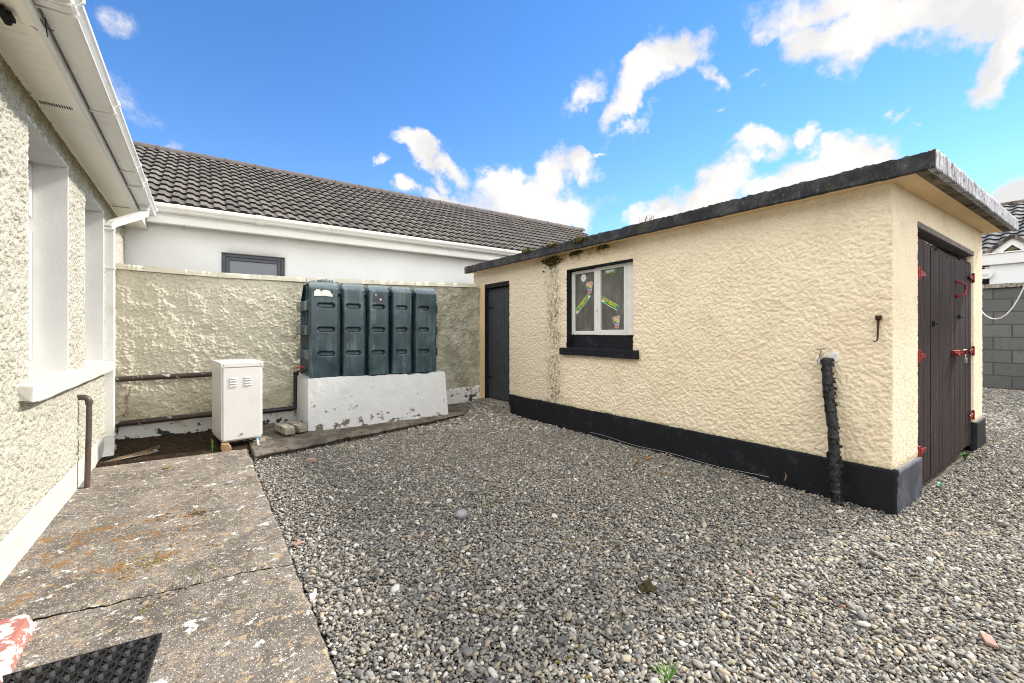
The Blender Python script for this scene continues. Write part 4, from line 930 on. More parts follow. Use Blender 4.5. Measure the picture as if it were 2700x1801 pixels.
rough_panel('end_wall', (0, YE+.004, 0), (1, 0, 0), (0, 0, 1), (0, -1, 0), us, wz, [(f_(5.02, us), f_(7.45, us), -1, f_(2.315, wz))], lambda u, w: .5*h_s(u*1.5, w*1.3), MT['shed'], sh, .05)
m = MB()                                                  # masonry behind the render, with the same openings
t0, t1 = XS+.03, XS+.2
for a, b, c, d in ((YE+.03, 3.46, 0, 2.47), (3.46, 4.68, 0, 1.10), (3.46, 4.68, 2.275, 2.47), (4.68, 6.09, 0, 2.47), (6.09, 6.91, 2.262, 2.47), (6.91, YB, 0, 2.47)): m.box(t0, t1, a, b, c, d)
m.box(t1, 5.005, YE+.03, YE+.2, 0, 2.47); m.box(5.005, 7.465, YE+.03, YE+.2, 2.33, 2.47); m.box(7.465, XE_, YE+.03, YE+.2, 0, 2.47)
m.box(XE_-.2, XE_, YE+.2, YB, 0, 2.47); m.box(t1, XE_-.2, YB-.15, YB, 0, 2.47)
m.build('masonry', MT['shed'], sh)
m = MB(); m.box(t1+.5, t1+.52, YE+.5, YB-.4, 0, 2.47); m.build('inner_wall', MT['dark'], sh)
m = MB(); m.box(5.1, 7.4, YE+.7, YE+.72, 0, 2.47); m.build('inner_wall', MT['dark'], sh)
# black skirting
hpl = lambda u, w: .008*fbm(u*4, w*4, 3)+.002*fbm(u*50, w*50, 3)-.004
o = rough_panel('plinth', (XS-.012, 0, 0), (0, 1, 0), (0, 0, 1), (-1, 0, 0), grid_lines(.990, 6.098, .02), np.linspace(-.08, .302, 18), [], hpl, MT['black'], sh, .06, lambda V, a, b: V+np.stack([0*a, 0*a, (b > .29)*.018*(fbm(a*6, b*0, 2)-.5)], -1))
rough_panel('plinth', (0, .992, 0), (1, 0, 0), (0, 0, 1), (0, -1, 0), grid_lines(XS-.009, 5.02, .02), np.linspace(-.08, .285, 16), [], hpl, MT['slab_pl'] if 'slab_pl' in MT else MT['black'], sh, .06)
rough_panel('plinth', (0, .992, 0), (1, 0, 0), (0, 0, 1), (0, -1, 0), grid_lines(7.45, 8.03, .02), np.linspace(-.08, .29, 16), [], hpl, MT['black'], sh, .06)
# cream jamb beside the plank door
m = MB(); m.box(XS-.01, XS+.18, 6.90, 7.09, .1, 2.245); m.build('door_jamb', MT['reveal_c'] if 'reveal_c' in MT else MT['soffit_s'], sh, bevel=.004)
# roof slab
RX0, RX1, RY0, RY1 = 4.12, 8.22, .745, 7.36
zr = lambda x: 2.495+.030*(x-4.12)
m = MB(); 
def slabprism(m, x0, x1, y0, y1, a, b, mi=0):
    m.add([(x, y, zr(x)+h) for h in (a, b) for y in (y0, y1) for x in (x0, x1)], [(0, 2, 3, 1), (4, 5, 7, 6), (0, 1, 5, 4), (2, 6, 7, 3), (0, 4, 6, 2), (1, 3, 7, 5)], mi)
slabprism(m, RX0+.03, RX1-.03, RY0+.03, RY1-.03, .012, .10); rf = m.build('roof_slab', MT['slab'], sh)
m = MB(); slabprism(m, RX0+.055, RX1-.06, RY0+.115, RY1-.05, .003, .0118); m.build('soffit', MT['soffit_s'], rf)
m = MB(); slabprism(m, RX0+.004, RX1-.004, RY0+.006, RY0+.1149, .0, .0119); slabprism(m, RX0+.004, RX0+.0548, RY0+.115, RY1, .0, .0119); m.build('drip_edge', MT['rawc'], rf)
def zfr(V, a, b): V = V.copy(); V[..., 2] += zr(V[..., 0]); return V
hr_ = lambda u, w: .010*fbm(u*7, w*9, 3)+.008*fbm(u*35, w*35, 4)+.004*blobs(u, w, .02, 5)
def ragtop(V, a, b):
    V = zfr(V, a, b); t = (b > .117); V[..., 2] += t*(.020*fbm(a*16, a*0, 5)+.012*fbm(a*60, a*0, 6)-.01); t0 = (b < .001); V[..., 2] += t0*(-.010*fbm(a*14, a*0, 15)); return V
gl = np.concatenate([[0.], np.linspace(.01, .108, 9), [.118]])
rough_panel('fascia', (RX0+.01, 0, 0), (0, 1, 0), (0, 0, 1), (-1, 0, 0), grid_lines(RY0, RY1-.05, .011), gl, [], hr_, MT['slab'], rf, .03, ragtop)
rough_panel('fascia', (0, RY0+.01, 0), (1, 0, 0), (0, 0, 1), (0, -1, 0), grid_lines(RX0, RX1, .011), gl+.006*(gl > .1), [], hr_, MT['slab_end'], rf, .03, ragtop)
us = grid_lines(RX0+.004, RX1, .03); ws_ = grid_lines(RY0+.004, RY1, .03)
rough_panel('roof_top', (0, 0, .112), (1, 0, 0), (0, 1, 0), (0, 0, 1), us, ws_, [], lambda u, w: .018*fbm(u*9, w*9, 8)-.004, MT['slab'], rf, .03, zfr)
m = MB()
for i in range(16): lump(m, (RX0+random.uniform(0, .10), RY1-.06+random.uniform(-.03, .04), zr(4.12)+random.uniform(.02, .10)), random.uniform(.02, .035), i, ICO1, .4)
m.build('broken_corner', MT['rawc'], rf)

# window with two casements
XWn = 4.392
wi = empty('window', (XWn, 4.07, 1.13)); wi.parent = sh; wi.location = Vector((XWn, 4.07, 1.13))-sh.location
m = MB(); m.box(XS-.002, XWn+.09, 4.661, 4.680, 1.13, 2.262); m.box(XS-.0, XWn+.09, 3.474, 4.661, 2.247, 2.27); m.build('reveal', MT['black'], wi, bevel=.003)
m = MB(); m.box(XWn+.012, XWn+.09, 3.474, 4.66, 1.12, 1.322); m.build('apron', MT['black'], wi, bevel=.003)
m = MB(); m.box(XWn-.004, XWn+.05, 3.476, 3.637, 1.324, 2.243); m.build('side_board', MT['white_b'], wi, bevel=.003)
def sash(y0, y1, gy0, gy1, gz0, gz1, z0=1.326, z1=2.236, dx=0):
    m = MB(); a, b = XWn+dx, XWn+.045+dx
    m.box(a, b, y0, gy0, z0, z1); m.box(a, b, gy1, y1, z0, z1); m.box(a+.001, b, gy0, gy1, z0, gz0); m.box(a+.001, b, gy0, gy1, gz1, z1); return m
s1 = sash(4.195, 4.657, 4.212, 4.598, 1.378, 2.195, z1=2.235).build('sash', MT['white_f'], wi, bevel=.004)
s2 = sash(3.642, 4.133, 3.690, 4.092, 1.392, 2.200, 1.322, 2.242, -.006).build('sash', MT['white_f'], wi, bevel=.004)
m = MB(); m.box(XWn-.003, XWn+.05, 4.134, 4.194, 1.325, 2.243); m.build('mullion', MT['white_f'], wi, bevel=.003)
for y0, y1, z0, z1 in ((4.205, 4.605, 1.37, 2.2), (3.685, 4.10, 1.385, 2.205)):
    m = MB(); m.box(XWn+.020, XWn+.024, y0, y1, z0, z1); m.build('pane', MT['dglass'], wi)
# net curtain in folds
ysc = np.linspace(3.62, 4.64, 240); zc = np.linspace(1.34, 2.23, 60); A, B = np.meshgrid(ysc, zc, indexing='ij')
Xc = XWn+.085+.014*np.sin(A*70+2*np.sin(A*9))+.006*fbm(A*9, B*2, 3); I = np.arange(A.size).reshape(A.shape)
q = NM('net_curtain_lace'); sy = q.sep(1); sz = q.sep(2)
band = q.m('ADD', q.m('MULTIPLY', q.step(q.m('ABSOLUTE', q.m('ADD', sy, .06)), .065, .05), 1.), q.m('MULTIPLY', q.step(q.m('ABSOLUTE', q.m('SUBTRACT', sy, .20)), .07, .055), 1.), True)
dots = q.step(q.vor(60, rnd=.15), .24, .34)
al = q.m('ADD', .55, q.m('MULTIPLY', q.m('MULTIPLY', band, dots), .4), True)
tr_ = q.n('ShaderNodeBsdfTransparent'); mx_ = q.n('ShaderNodeMixShader'); q.l(al, mx_.inputs[0]); q.l(tr_.outputs[0], mx_.inputs[1]); q.done((.50, .51, .46), .9); q.l(q.b.outputs[0], mx_.inputs[2]); q.l(mx_.outputs[0], q.out.inputs[0])
npmesh('curtain', np.stack([Xc, A, B], -1).reshape(-1, 3), np.stack([I[:-1, :-1], I[1:, :-1], I[1:, 1:], I[:-1, 1:]], -1).reshape(-1, 4), q.mat, wi)
m = MB(); ysl = grid_lines(3.382, 4.762, .03); n_ = len(ysl)
for i in range(n_-1):
    a, b = ysl[i], ysl[i+1]; za = 1.036-.004*math.sin(a*4); zb__ = 1.036-.004*math.sin(b*4)
    k = [(XWn+.02, 1.152), (XS-.052, 1.134), (XS-.060, 1.126), (XS-.058, None), (XS+.02, None)]
    m.add([(x, y, (z if z else zz)) for y, zz in ((a, za), (b, zb__)) for x, z in k], [(0, 1, 6, 5), (1, 2, 7, 6), (2, 3, 8, 7), (3, 4, 9, 8)]+([(0, 1, 2, 3, 4)] if i == 0 else [])+([(5, 6, 7, 8, 9)] if i == n_-2 else []))
m.build('window_sill', MT['black'], wi)

# stickers on the inside of the panes: flat printed shapes
def text_mesh(body, size, bold=0.0, sx=1.):
    c = bpy.data.curves.new('t', 'FONT'); c.body = body; c.size = size; c.align_x = 'CENTER'; c.align_y = 'CENTER'; c.offset = bold; c.resolution_u = 2
    o = bpy.data.objects.new('t', c); COL.objects.link(o); dg = bpy.context.evaluated_depsgraph_get(); dg.update()
    me = bpy.data.meshes.new_from_object(o.evaluated_get(dg)); bpy.data.objects.remove(o)
    return [(v.co.x*sx, v.co.y) for v in me.vertices], [tuple(p.vertices) for p in me.polygons]
class Stk:                       # local frame: a to the viewer's right (towards -Y), b up
    def __init__(s, yc, zc, ang=0): s.m = MB(); s.c = (yc, zc); s.an = ang; s.L = 0
    def pt(s, a, b, d):
        ca, sa = math.cos(s.an), math.sin(s.an); return (XWn+.0195-d, s.c[0]-(a*ca-b*sa), s.c[1]+a*sa+b*ca)
    def poly(s, pts, mi): s.L += 1; s.m.add([s.pt(a, b, .0004*s.L) for a, b in pts], [tuple(range(len(pts)))], mi); return s
    def rect(s, a0, a1, b0, b1, mi): return s.poly([(a0, b0), (a1, b0), (a1, b1), (a0, b1)], mi)
    def text(s, body, size, a, b, mi, bold=0, sx=1):
        s.L += 1; v, f = text_mesh(body, size, bold, sx); s.m.add([s.pt(a+x, b+y, .0004*s.L) for x, y in v], f, mi); return s
SM = [MT[k] for k in ('s_white', 's_green', 's_yel', 's_navy', 's_red', 's_orange', 's_grey', 's_blue')]
circ = lambda r, n=24, ax=0, bx=0, e=1: [(ax+r*math.cos(t), bx+r*e*math.sin(t)) for t in np.linspace(0, 2*math.pi, n+1)[:-1]]
def badge(yc, zc, ang):
    s = Stk(yc, zc, ang)
    s.poly([(-.055, .062), (.055, .062), (.064, .035), (.047, -.035), (.034, -.045), (.030, -.085), (0, -.098), (-.030, -.085), (-.034, -.045), (-.047, -.035), (-.064, .035)], 0)
    s.poly([(-.058, .034), (.058, .034), (.042, -.034), (-.042, -.034)], 3); s.poly([(-.040, -.020), (.040, -.020), (.034, -.040), (-.034, -.040)], 7)
    s.rect(-.048, .048, .038, .057, 4); s.poly([(-.028, -.048), (.028, -.048), (.024, -.080), (0, -.090), (-.024, -.080)], 4)
    s.text("DUBLIN'S", .017, 0, .0475, 0); s.text('98', .078, 0, .002, 0, .0055, 1.05); s.text('98', .072, 0, .002, 2, .002, 1.05); s.text('FM', .022, 0, -.066, 0); return s
badge(4.332*.9965, 2.0, R(6)).m.build('sticker', SM, wi)['label'] = 'shield sticker reading 98 on the left pane'
badge(3.832, 1.508, R(7)).m.build('sticker', SM, wi)['label'] = 'shield sticker reading 98 on the right pane'
def up(yc, zc, ang, left, right, L_=.335):
    s = Stk(yc, zc, ang); h = .034; s.rect(-L_/2-.003, L_/2+.003, -h-.003, h+.003, 0); s.rect(-L_/2, L_/2, -h, h, 1); s.rect(-L_/2, L_/2, -h, -h+.005, 0)
    s.text('UP MEATH', .058, .012 if left and not right else 0, .006, 2, .0025, .80)
    for k, on in ((-1, left), (1, right)):
        if on:
            a = k*(L_/2-.028); s.rect(a-.022, a+.022, -h+.004, -.002, 0); s.poly(circ(.015, 12, a, .012), 5); s.poly(circ(.009, 10, a, .010), 4); s.poly([(a-.018, -.004), (a-.006, -.014), (a-.014, -.022)], 7)
    return s
up(4.452, 1.768, R(41), True, True, .36).m.build('sticker', SM, wi)['label'] = 'slanting green UP MEATH strip on the left pane'
up(3.945, 1.744, R(-27), True, False, .30).m.build('sticker', SM, wi)['label'] = 'slanting green UP MEATH strip on the right pane'
s = Stk(3.937, 2.178, R(2)); s.rect(-.104, .104, -.040, .040, 1); s.rect(-.099, .099, -.035, .035, 2); s.rect(-.096, .096, -.032, .032, 1)
for k in range(7): s.rect(-.075+k*.022, -.062+k*.022, .012, .016, 2)
for k in range(5): s.rect(-.06+k*.026, -.05+k*.026, .020, .023, 2)
s.text('MEATH', .046, 0, -.010, 0, .0022, 1.0); s.m.build('sticker', SM, wi)['label'] = 'green rectangular sticker reading MEATH'
s = Stk(4.432, 2.130); s.poly(circ(.052), 0); s.poly(circ(.046), 6).poly(circ(.044), 0); s.poly([(-.02, -.02), (-.012, .004), (.004, .012), (.012, .026), (.018, .02), (.008, .004), (-.006, -.002), (-.010, -.024)], 6); s.m.build('sticker', SM, wi)['label'] = 'round white sticker with a grey figure'

# plank door (far end) : boards, strap hinges, ring pull
dr = empty('door', (XS+.08, 6.5, .14)); dr.parent = sh; dr.location = Vector((XS+.08, 6.5, .14))-sh.location
xd_ = XS+.075; m = MB(); n = 6; ww = (6.895-6.105)/n
for i in range(n): m.box(xd_, xd_+.03, 6.105+i*ww+.003, 6.105+(i+1)*ww-.003, .15+random.uniform(0, .006), 2.16)
m.build('boards', MT['slate'], dr, bevel=.003)
m = MB(); m.box(XS-.004, xd_+.03, 6.895, 6.925, .1, 2.25); m.box(XS-.0, xd_+.03, 6.10, 6.895, 2.175, 2.252); m.box(XS+.0, xd_+.03, 6.088, 6.103, .1, 2.25); m.build('door_frame', MT['black'], dr, bevel=.003)
for z in (1.82, .54):
    m = MB(); m.prism([(6.90, -.028), (6.87, -.028), (6.72, -.008), (6.72, .008), (6.87, .028), (6.90, .028)], lambda p, t: (t, p[0], z+p[1]), xd_-.008, xd_-.001); m.build('hinge', MT['kpipe'], dr)
m = MB(); m.tube([(xd_-.01-.02*math.sin(t), 6.165+.012-.05*math.sin(t)*0, 1.69+.075*math.cos(t)) for t in np.linspace(0, math.pi, 10)], .008, 8); m.tube([(xd_-.012, 6.17+.05*math.sin(t), 1.69+.07*math.cos(t)) for t in np.linspace(0, 2*math.pi, 17)], .007, 8)
m.build('handle', MT['kpipe'], dr, smooth=True); m = MB(); m.box(xd_-.03, xd_, 6.12, 6.20, 1.39, 1.43); m.tube([(xd_-.02, 6.1, 1.41), (xd_-.02, 6.22, 1.41)], .008, 8); m.build('bolt', MT['kpipe'], dr)
m = MB(); m.box(XS-.20, XS+.12, 6.06, 7.02, -.05, .115); m.box(XS-.12, XS+.12, 6.10, 6.95, .115, .135); tag(m.build('door_step', MT['conc'], bevel=.012), 'low concrete step below the dark plank door', 'step')

# double doors in the end wall
dd = empty('double_door', (6.2, 1.1, 0)); dd.parent = sh; dd.location = Vector((6.2, 1.1, 0))-sh.location
m = MB(); m.box(5.022, 7.448, YE-.006, YE+.10, 2.262, 2.312); m.build('lintel', MT['grey_t'], dd, bevel=.004)
m = MB(); m.box(5.022, 5.06, YE+.06, YE+.16, 0, 2.26); m.box(7.41, 7.448, YE+.05, YE+.16, 0, 2.26); m.box(5.06, 7.41, YE+.13, YE+.16, 2.18, 2.261); m.build('door_frame', MT['grey_t'], dd, bevel=.003)
def leaf(x0, x1, n, y, tops, bots, slab_=()):
    lf = empty('door_leaf', (0, 0, 0)); lf.parent = dd; lf.location = Vector((x0, y, 0))-Vector((6.2, 1.1, 0)); m = MB(); e = np.cumsum([0]+[random.uniform(.85, 1.2) for _ in range(n)]); e = x0+(x1-x0)*e/e[-1]
    for i in range(n):
        zt = np.interp(i/(n-1), (0, 1), tops)+random.uniform(-.02, .02); zb = np.interp(i/(n-1), (0, 1), bots); g = random.uniform(.002, .006); dy = random.uniform(-.003, .003)
        k = 6; rr = []
        a, b = e[i]+g/2, e[i+1]-g/2
        m.prism([(a, zb), (b, zb+(bots[1]-bots[0])/n), (b+random.uniform(-.002, .002), zt+(tops[1]-tops[0])/n), (a, zt)], lambda p, t: (p[0], t, p[1]), y+dy, y+dy+.028)
    m.build('boards', MT['wood'], lf, bevel=.003)
    for z in (.45, 1.2, 1.95):
        m = MB(); m.box(x0+.03, x1-.03, y+.03, y+.06, z, z+.12); m.build('ledge', MT['wood'], lf)
    return lf
L1 = leaf(5.035, 6.36, 11, YE+.012, (2.175, 2.13), (.02, .0)); L2 = leaf(6.40, 7.425, 7, YE+.02, (2.145, 2.175), (.035, .04))
m = MB(); m.box(6.33, 6.415, YE+.05, YE+.075, .02, 2.15); m.build('meeting_post', MT['timber'], dd); m = MB(); m.box(5.97, 6.08, YE+.045, YE+.07, 2.1, 2.195); m.build('loose_board', MT['wood'], dd)
def tee(x, z, sgn, par, h=.11, ln=.24):
    m = MB(); y = YE-.004
    m.box(min(x, x+sgn*.035), max(x, x+sgn*.035), y-.006, y+.012, z-h/2, z+h/2); a = x+sgn*.035
    m.prism([(a, -.030), (x+sgn*ln, -.011), (x+sgn*ln, .011), (a, .030)], lambda p, t: (p[0], t, z+p[1]), y-.004, y+.003)
    m.tube([(x+sgn*.035, y-.006, z-h/2), (x+sgn*.035, y-.006, z+h/2)], .007, 8)
    for d in (.10, .18): m.tube([(x+sgn*d, y-.0075, z), (x+sgn*d, y-.004, z)], .006, 8, 1)
    m.build('hinge', [MT['red'], MT['dark']], par, bevel=.0015)
for z in (1.872, 1.150, .318): tee(5.025, z, 1, L1)
for z in (2.0, 1.14, .385): tee(7.445, z, -1, L2)
m = MB(); m.tube([(6.63, YE-.0, 1.895), (6.63, YE-.02, 1.89), (6.66, YE-.045, 1.875), (6.685, YE-.05, 1.82), (6.66, YE-.045, 1.765), (6.63, YE-.02, 1.75), (6.63, YE, 1.745)], .010, 8); m.box(6.61, 6.65, YE+.0, YE+.013, 1.88, 1.915); m.box(6.61, 6.65, YE, YE+.013, 1.725, 1.76)
m.build('handle', MT['red'], L2, smooth=True, auto=40)
m = MB(); m.box(6.39, 6.69, YE-.006, YE+.014, 1.11, 1.165); m.tube([(6.36, YE-.022, 1.135), (6.70, YE-.022, 1.14)], .013, 10); m.tube([(6.40, YE-.022, 1.136), (6.40, YE-.045, 1.12)], .009, 8)
for x in (6.42, 6.55, 6.66): m.box(x-.015, x+.015, YE-.04, YE+.01, 1.115, 1.16)
m.tube([(6.66, YE-.03, 1.16), (6.70, YE-.05, 1.17), (6.72, YE-.04, 1.12)], .008, 8); lt = m.build('latch', MT['red'], L2, bevel=.002)
m = MB(); m.tube([(6.655+.018*math.sin(t)*1.0, YE-.05, 1.085+.03*math.cos(t)) for t in np.linspace(-math.pi*.6, math.pi*.6, 9)], .005, 8); m.box(6.628, 6.682, YE-.062, YE-.038, 1.03, 1.075); m.build('padlock', MT['zinc'], lt, bevel=.003)
for x, z, L in ((5.60, 1.44, L1), (6.71, 1.525, L2)):
    m = MB(); m.box(x-.028, x+.028, YE-.010, YE+.012, z-.022, z+.022); m.tube([(x, YE-.010, z), (x, YE-.025, z-.005)], .008, 8); m.build('keyhole_plate', MT['kpipe'], L, bevel=.002)

# iron hook and lagged standpipe on the long wall
m = MB(); X_ = XS-.018
m.tube([(XS+.01, 1.094, 1.475), (X_-.01, 1.094, 1.47)], .017, 10, wob=.3); m.tube([(X_-.012, 1.094, 1.485), (X_-.014, 1.096, 1.45)], [.022, .016], 8, wob=.4)
m.tube([(X_-.014, 1.096, 1.46), (X_-.016, 1.098, 1.38), (X_-.016, 1.100, 1.305), (X_-.022, 1.104, 1.29), (X_-.026, 1.115, 1.283), (X_-.026, 1.125, 1.292)], [.010, .007, .006, .005, .005, .004], 8)
hk = m.build('iron_hook', MT['rust'], smooth=True); tag(hk, 'rusty iron hook hanging from an eye on the cream shed wall', 'hook')
spt = empty('standpipe', (4.17, 1.33, 0), label='outdoor tap on a pipe wrapped in ragged black tape against the shed', cat='tap')
pth = [(4.235-.065*t, 1.425-.095*t+.006*math.sin(t*9), 1.145-1.16*t) for t in np.linspace(0, 1, 60)]
rs = [.038+.006*float(fbm(np.array(i*.35), np.array(2.), 4)-.5)+random.uniform(-.0015, .0015)+(.004 if i % 11 == 0 else 0) for i in range(60)]; rs[0] = .026
m = MB(); m.tube(pth, rs, 18, wob=.14)
for i in range(110):                                     # loose flaps of tape
    t = random.random()**.8; p = Vector((4.235-.065*t, 1.425-.095*t, 1.145-1.16*t)); a = random.uniform(0, 2*math.pi); r_ = .036
    c = p+Vector((math.cos(a)*r_, math.sin(a)*r_, 0)); tdir = Vector((-math.sin(a), math.cos(a), random.uniform(-1.2, .3))).normalized(); n_ = Vector((math.cos(a), math.sin(a), 0))
    L_ = random.uniform(.010, .026)*(1.4 if t > .5 else 1); wd = Vector((0, 0, random.uniform(.01, .03)))
    m.add([c-n_*.004, c-n_*.004+wd, c+tdir*L_*.6+n_*.010+wd, c+tdir*L_*.6+n_*.008, c+tdir*L_+n_*random.uniform(.008, .022)+wd*.6, c+tdir*L_+n_*random.uniform(.0, .02)], [(0, 1, 2, 3), (3, 2, 4, 5)])
m.build('lagging', MT['tape'], spt)
m = MB(); m.disc((XS-.002, 1.395, 1.150), .042, (-1, 0, 0), .012, 24); m.tube([(XS-.014, 1.39, 1.165), (XS-.02, 1.39, 1.165)], .01, 8, 0); m.build('wall_plate', MT['s_white'], spt, smooth=True, auto=40)
m = MB(); m.disc((XS-.0145, 1.385, 1.165), .008, (-1, 0, 0), .004, 10); m.build('screw', MT['rust'], spt)
m = MB(); tx, ty = 4.225, 1.462
m.tube([(4.235, 1.42, 1.13), (4.228, 1.44, 1.14), (tx, ty, 1.14)], .013, 10); m.tube([(tx, ty, 1.175), (tx, ty, 1.13)], .016, 10); m.tube([(tx, ty+.003, 1.14), (tx-.01, ty+.012, 1.12), (tx-.012, ty+.013, 1.085)], [.012, .013, .015], 10)
m.tube([(tx, ty, 1.215), (tx, ty, 1.17)], .006, 8); m.tube([(tx-.022, ty+.012, 1.21), (tx+.022, ty-.012, 1.218)], .006, 8); m.tube([(tx-.022, ty+.012, 1.21), (tx-.026, ty+.014, 1.213)], .009, 8); m.tube([(tx+.022, ty-.012, 1.218), (tx+.026, ty-.014, 1.221)], .009, 8)
m.build('tap', MT['zinc'], spt, smooth=True, auto=45)

# ================================================================== right background
m = MB(); bk = empty('block_wall', (13.6, 0, .2), label='bare grey concrete block wall closing the yard on the right', cat='wall')
zf2 = lambda V, a, b: V
rough_panel('wall', (13.5, 0, 0), (0, 1, 0), (0, 0, 1), (-1, 0, 0), grid_lines(-8, 7, .05), grid_lines(0.0, 2.28, .05), [], lambda u, w: .004*fbm(u*9, w*9, 2), MT['blocks'], bk, .2)
m = MB(); y = -8.
while y < 7:
    L_ = .44; m.box(13.44, 13.74, y, y+L_-.012, 2.285, 2.372+random.uniform(-.008, .008)); y += L_
m.build('coping', MT['conc'], bk, bevel=.01)
q3 = lambda x, y: (2560+x*.255, 500+y*.255)
def onX(x, y, X):                                          # where a sight line meets the plane X, used once to size the far house
    u, v = q3(x, y); a = (u-1350)/1147.36; b = -(v-878.1)/1147.36; s, c = math.sin(YAW), math.cos(YAW); t = X/(s+c*a); return ((c-s*a)*t, EYE+b*t)
fh = empty('far_house', (19, 2, 0), label='white house beyond the block wall with dark roof tiles and a small gabled porch', cat='house')
yA, zA = onX(105, 690, 16.4); yB, zB = onX(549, 632, 16.4)
m = MB(); m.box(16.42, 16.6, -8, onX(192, 800, 16.42)[0], 0, onX(300, 770, 16.42)[1]+.05); m.box(16.6, 17.4, -8, 5, 0, .5); m.build('wall', MT['neigh'], fh)
zb1, zt1 = onX(320, 770, 16.35)[1], onX(320, 660, 16.35)[1]
m = MB(); m.box(16.33, 16.42, -8, 5, zb1, zt1); m.box(16.30, 16.45, -8, 5, zt1, zt1+.03); m.build('fascia', MT['pvc'], fh, bevel=.01)
m = MB(); m.box(17.3, 17.32, -2, 5, .2, zb1+.1); m.build('recess', MT['dark'], fh)
ax_, az_ = onX(430, 500, 17.2); lx_, lz_ = onX(180, 675, 17.2); bx_, bz_ = onX(430, 570, 17.2); cl_, cz_ = onX(300, 655, 17.2)
rx_ = 2*ax_-lx_
m = MB(); m.prism([(ax_, az_), (lx_, lz_), (cl_, lz_-.02), (bx_, bz_), (2*bx_-cl_, lz_-.02), (rx_, lz_)], lambda p, t: (t, p[0], p[1]), 17.15, 17.25, 0); m.build('porch_fascia', MT['pvc'], fh)
m = MB(); m.prism([(cl_, lz_-.1), (bx_, bz_+.02), (2*bx_-cl_, lz_-.1)], lambda p, t: (t, p[0], p[1]), 17.26, 17.4); m.build('porch_gable', MT['house'], fh)
m = MB(); d_ = .10
for sg in (1, -1):
    ex = lx_ if sg > 0 else rx_
    m.add([(17.08, ax_, az_+d_), (17.08, ex+sg*.15, lz_+d_-.10), (21, ex+sg*.15, lz_+d_-.10), (21, ax_, az_+d_), (17.08, ax_, az_-.01), (17.08, ex+sg*.15, lz_-.12), ], [(0, 1, 2, 3), (0, 4, 5, 1)])
m.build('porch_roof', MT['rawc'], fh)
y1_, z1_ = onX(549, 660, 17.6)
rt = onX(450, 150, 21.5)
el_ = math.atan2(rt[1]-zt1, 21.5-17.0); upv = Vector((math.cos(el_), 0, math.sin(el_))); nv = Vector((-math.sin(el_), 0, math.cos(el_)))
tiled('roof', (17.0, 6.5, zt1), (0, -1, 0), upv, nv, 14, math.hypot(rt[1]-zt1, 4.5), .30, .36, .045, [MT['tile_b'], MT['tile_edge']], fh, 'roll', 5)
m = MB(); m.tube([(21.5, y, rt[1]+.02) for y in np.linspace(-7.5, 6.5, 40)], .09, 10); m.build('ridge', MT['rawc'], fh, smooth=True)
cy_, cz2 = onX(150, 870, 16.3)
m = MB(); m.prism([(cy_+.3, onX(0, 800, 16.3)[1]), (onX(192, 0, 16.3)[0], onX(0, 800, 16.3)[1]), (onX(192, 0, 16.3)[0], cz2+.1), (cy_-.02, cz2+.02), (cy_+.06, cz2+.20), (cy_+.3, cz2+.22)], lambda p, t: (t, p[0], p[1]), 16.62, 16.64)
m.build('bracket_board', MT['s_white'], fh)
m = MB(); m.tube([(16.4, cy_, cz2), (16.33, cy_, cz2)], [.10, .13], 20); m.tube([(16.33, cy_, cz2), (16.30, cy_, cz2)], .035, 10); m.tube([(16.4, cy_, cz2), (16.55, cy_-.25, cz2-.10)], .02, 8)
m.build('flue_cowl', MT['pvc'], fh, smooth=True, auto=40)
m = MB(); cp = []
for (qx, qy) in ((95, 1235), (110, 1260), (150, 1300), (200, 1330), (250, 1337), (310, 1325), (370, 1290), (430, 1225), (490, 1130), (549, 1010), (600, 880), (650, 730)):
    yy, zz = onX(qx, qy, 8.06); cp.append((8.06+.02*math.sin(qx*.01), yy, zz))
m.tube(cp, .0065, 8); tag(m.build('cord', MT['s_white'], smooth=True), 'white cord looping from the shed corner in front of the block wall', 'cord')

# ================================================================== small things
# rubber ring mat on the path
mt = empty('doormat', (-.38, 2.2, .008), label='black rubber mat of open rings lying on the concrete path', cat='mat')
m = MB(); sp = .056; rot = -.10
def mp_(x, y, z): return (-.146+x*math.cos(rot)-y*math.sin(rot), 2.465+x*math.sin(rot)+y*math.cos(rot), z)
for i in range(14):
    for j in range(12):
        cx, cy = -(i+.5)*sp, -(j+.5)*sp
        n = 8; V = []; 
        for (r, z) in ((.031, .006), (.0285, .026), (.023, .026), (.014, .008)):
            V += [mp_(cx+r*math.cos(a), cy+r*math.sin(a), z) for a in [math.pi/8+k*math.pi/4 for k in range(n)]]
        m.add(V, [(q_*n+k, q_*n+(k+1) % n, (q_+1)*n+(k+1) % n, (q_+1)*n+k) for q_ in range(3) for k in range(n)])
        if i and j:
            c0 = (cx+sp/2, cy+sp/2); V = []
            for (r, z) in ((.011, .008), (.011, .022), (.007, .022), (.007, .008)): V += [mp_(c0[0]+r*math.cos(a), c0[1]+r*math.sin(a), z) for a in [k*math.pi/3 for k in range(6)]]
            m.add(V, [(q_*6+k, q_*6+(k+1) % 6, (q_+1)*6+(k+1) % 6, (q_+1)*6+k) for q_ in range(3) for k in range(6)])
W2, H2 = 14*sp, 12*sp
for (a0, a1, b0, b1) in ((-W2-.004, .004, -.003, .004), (-.004, .004, -H2, 0)):
    m.add([mp_(x, y, z) for z in (.004, .024) for y in (b0, b1) for x in (a0, a1)], [(0, 2, 3, 1), (4, 5, 7, 6), (0, 1, 5, 4), (2, 6, 7, 3), (0, 4, 6, 2), (1, 3, 7, 5)])
for i in range(15): m.add([mp_(x, y, z) for z in (.006, .010) for y in (-H2, 0) for x in (-i*sp-.002, -i*sp+.002)], [(4, 5, 7, 6)])
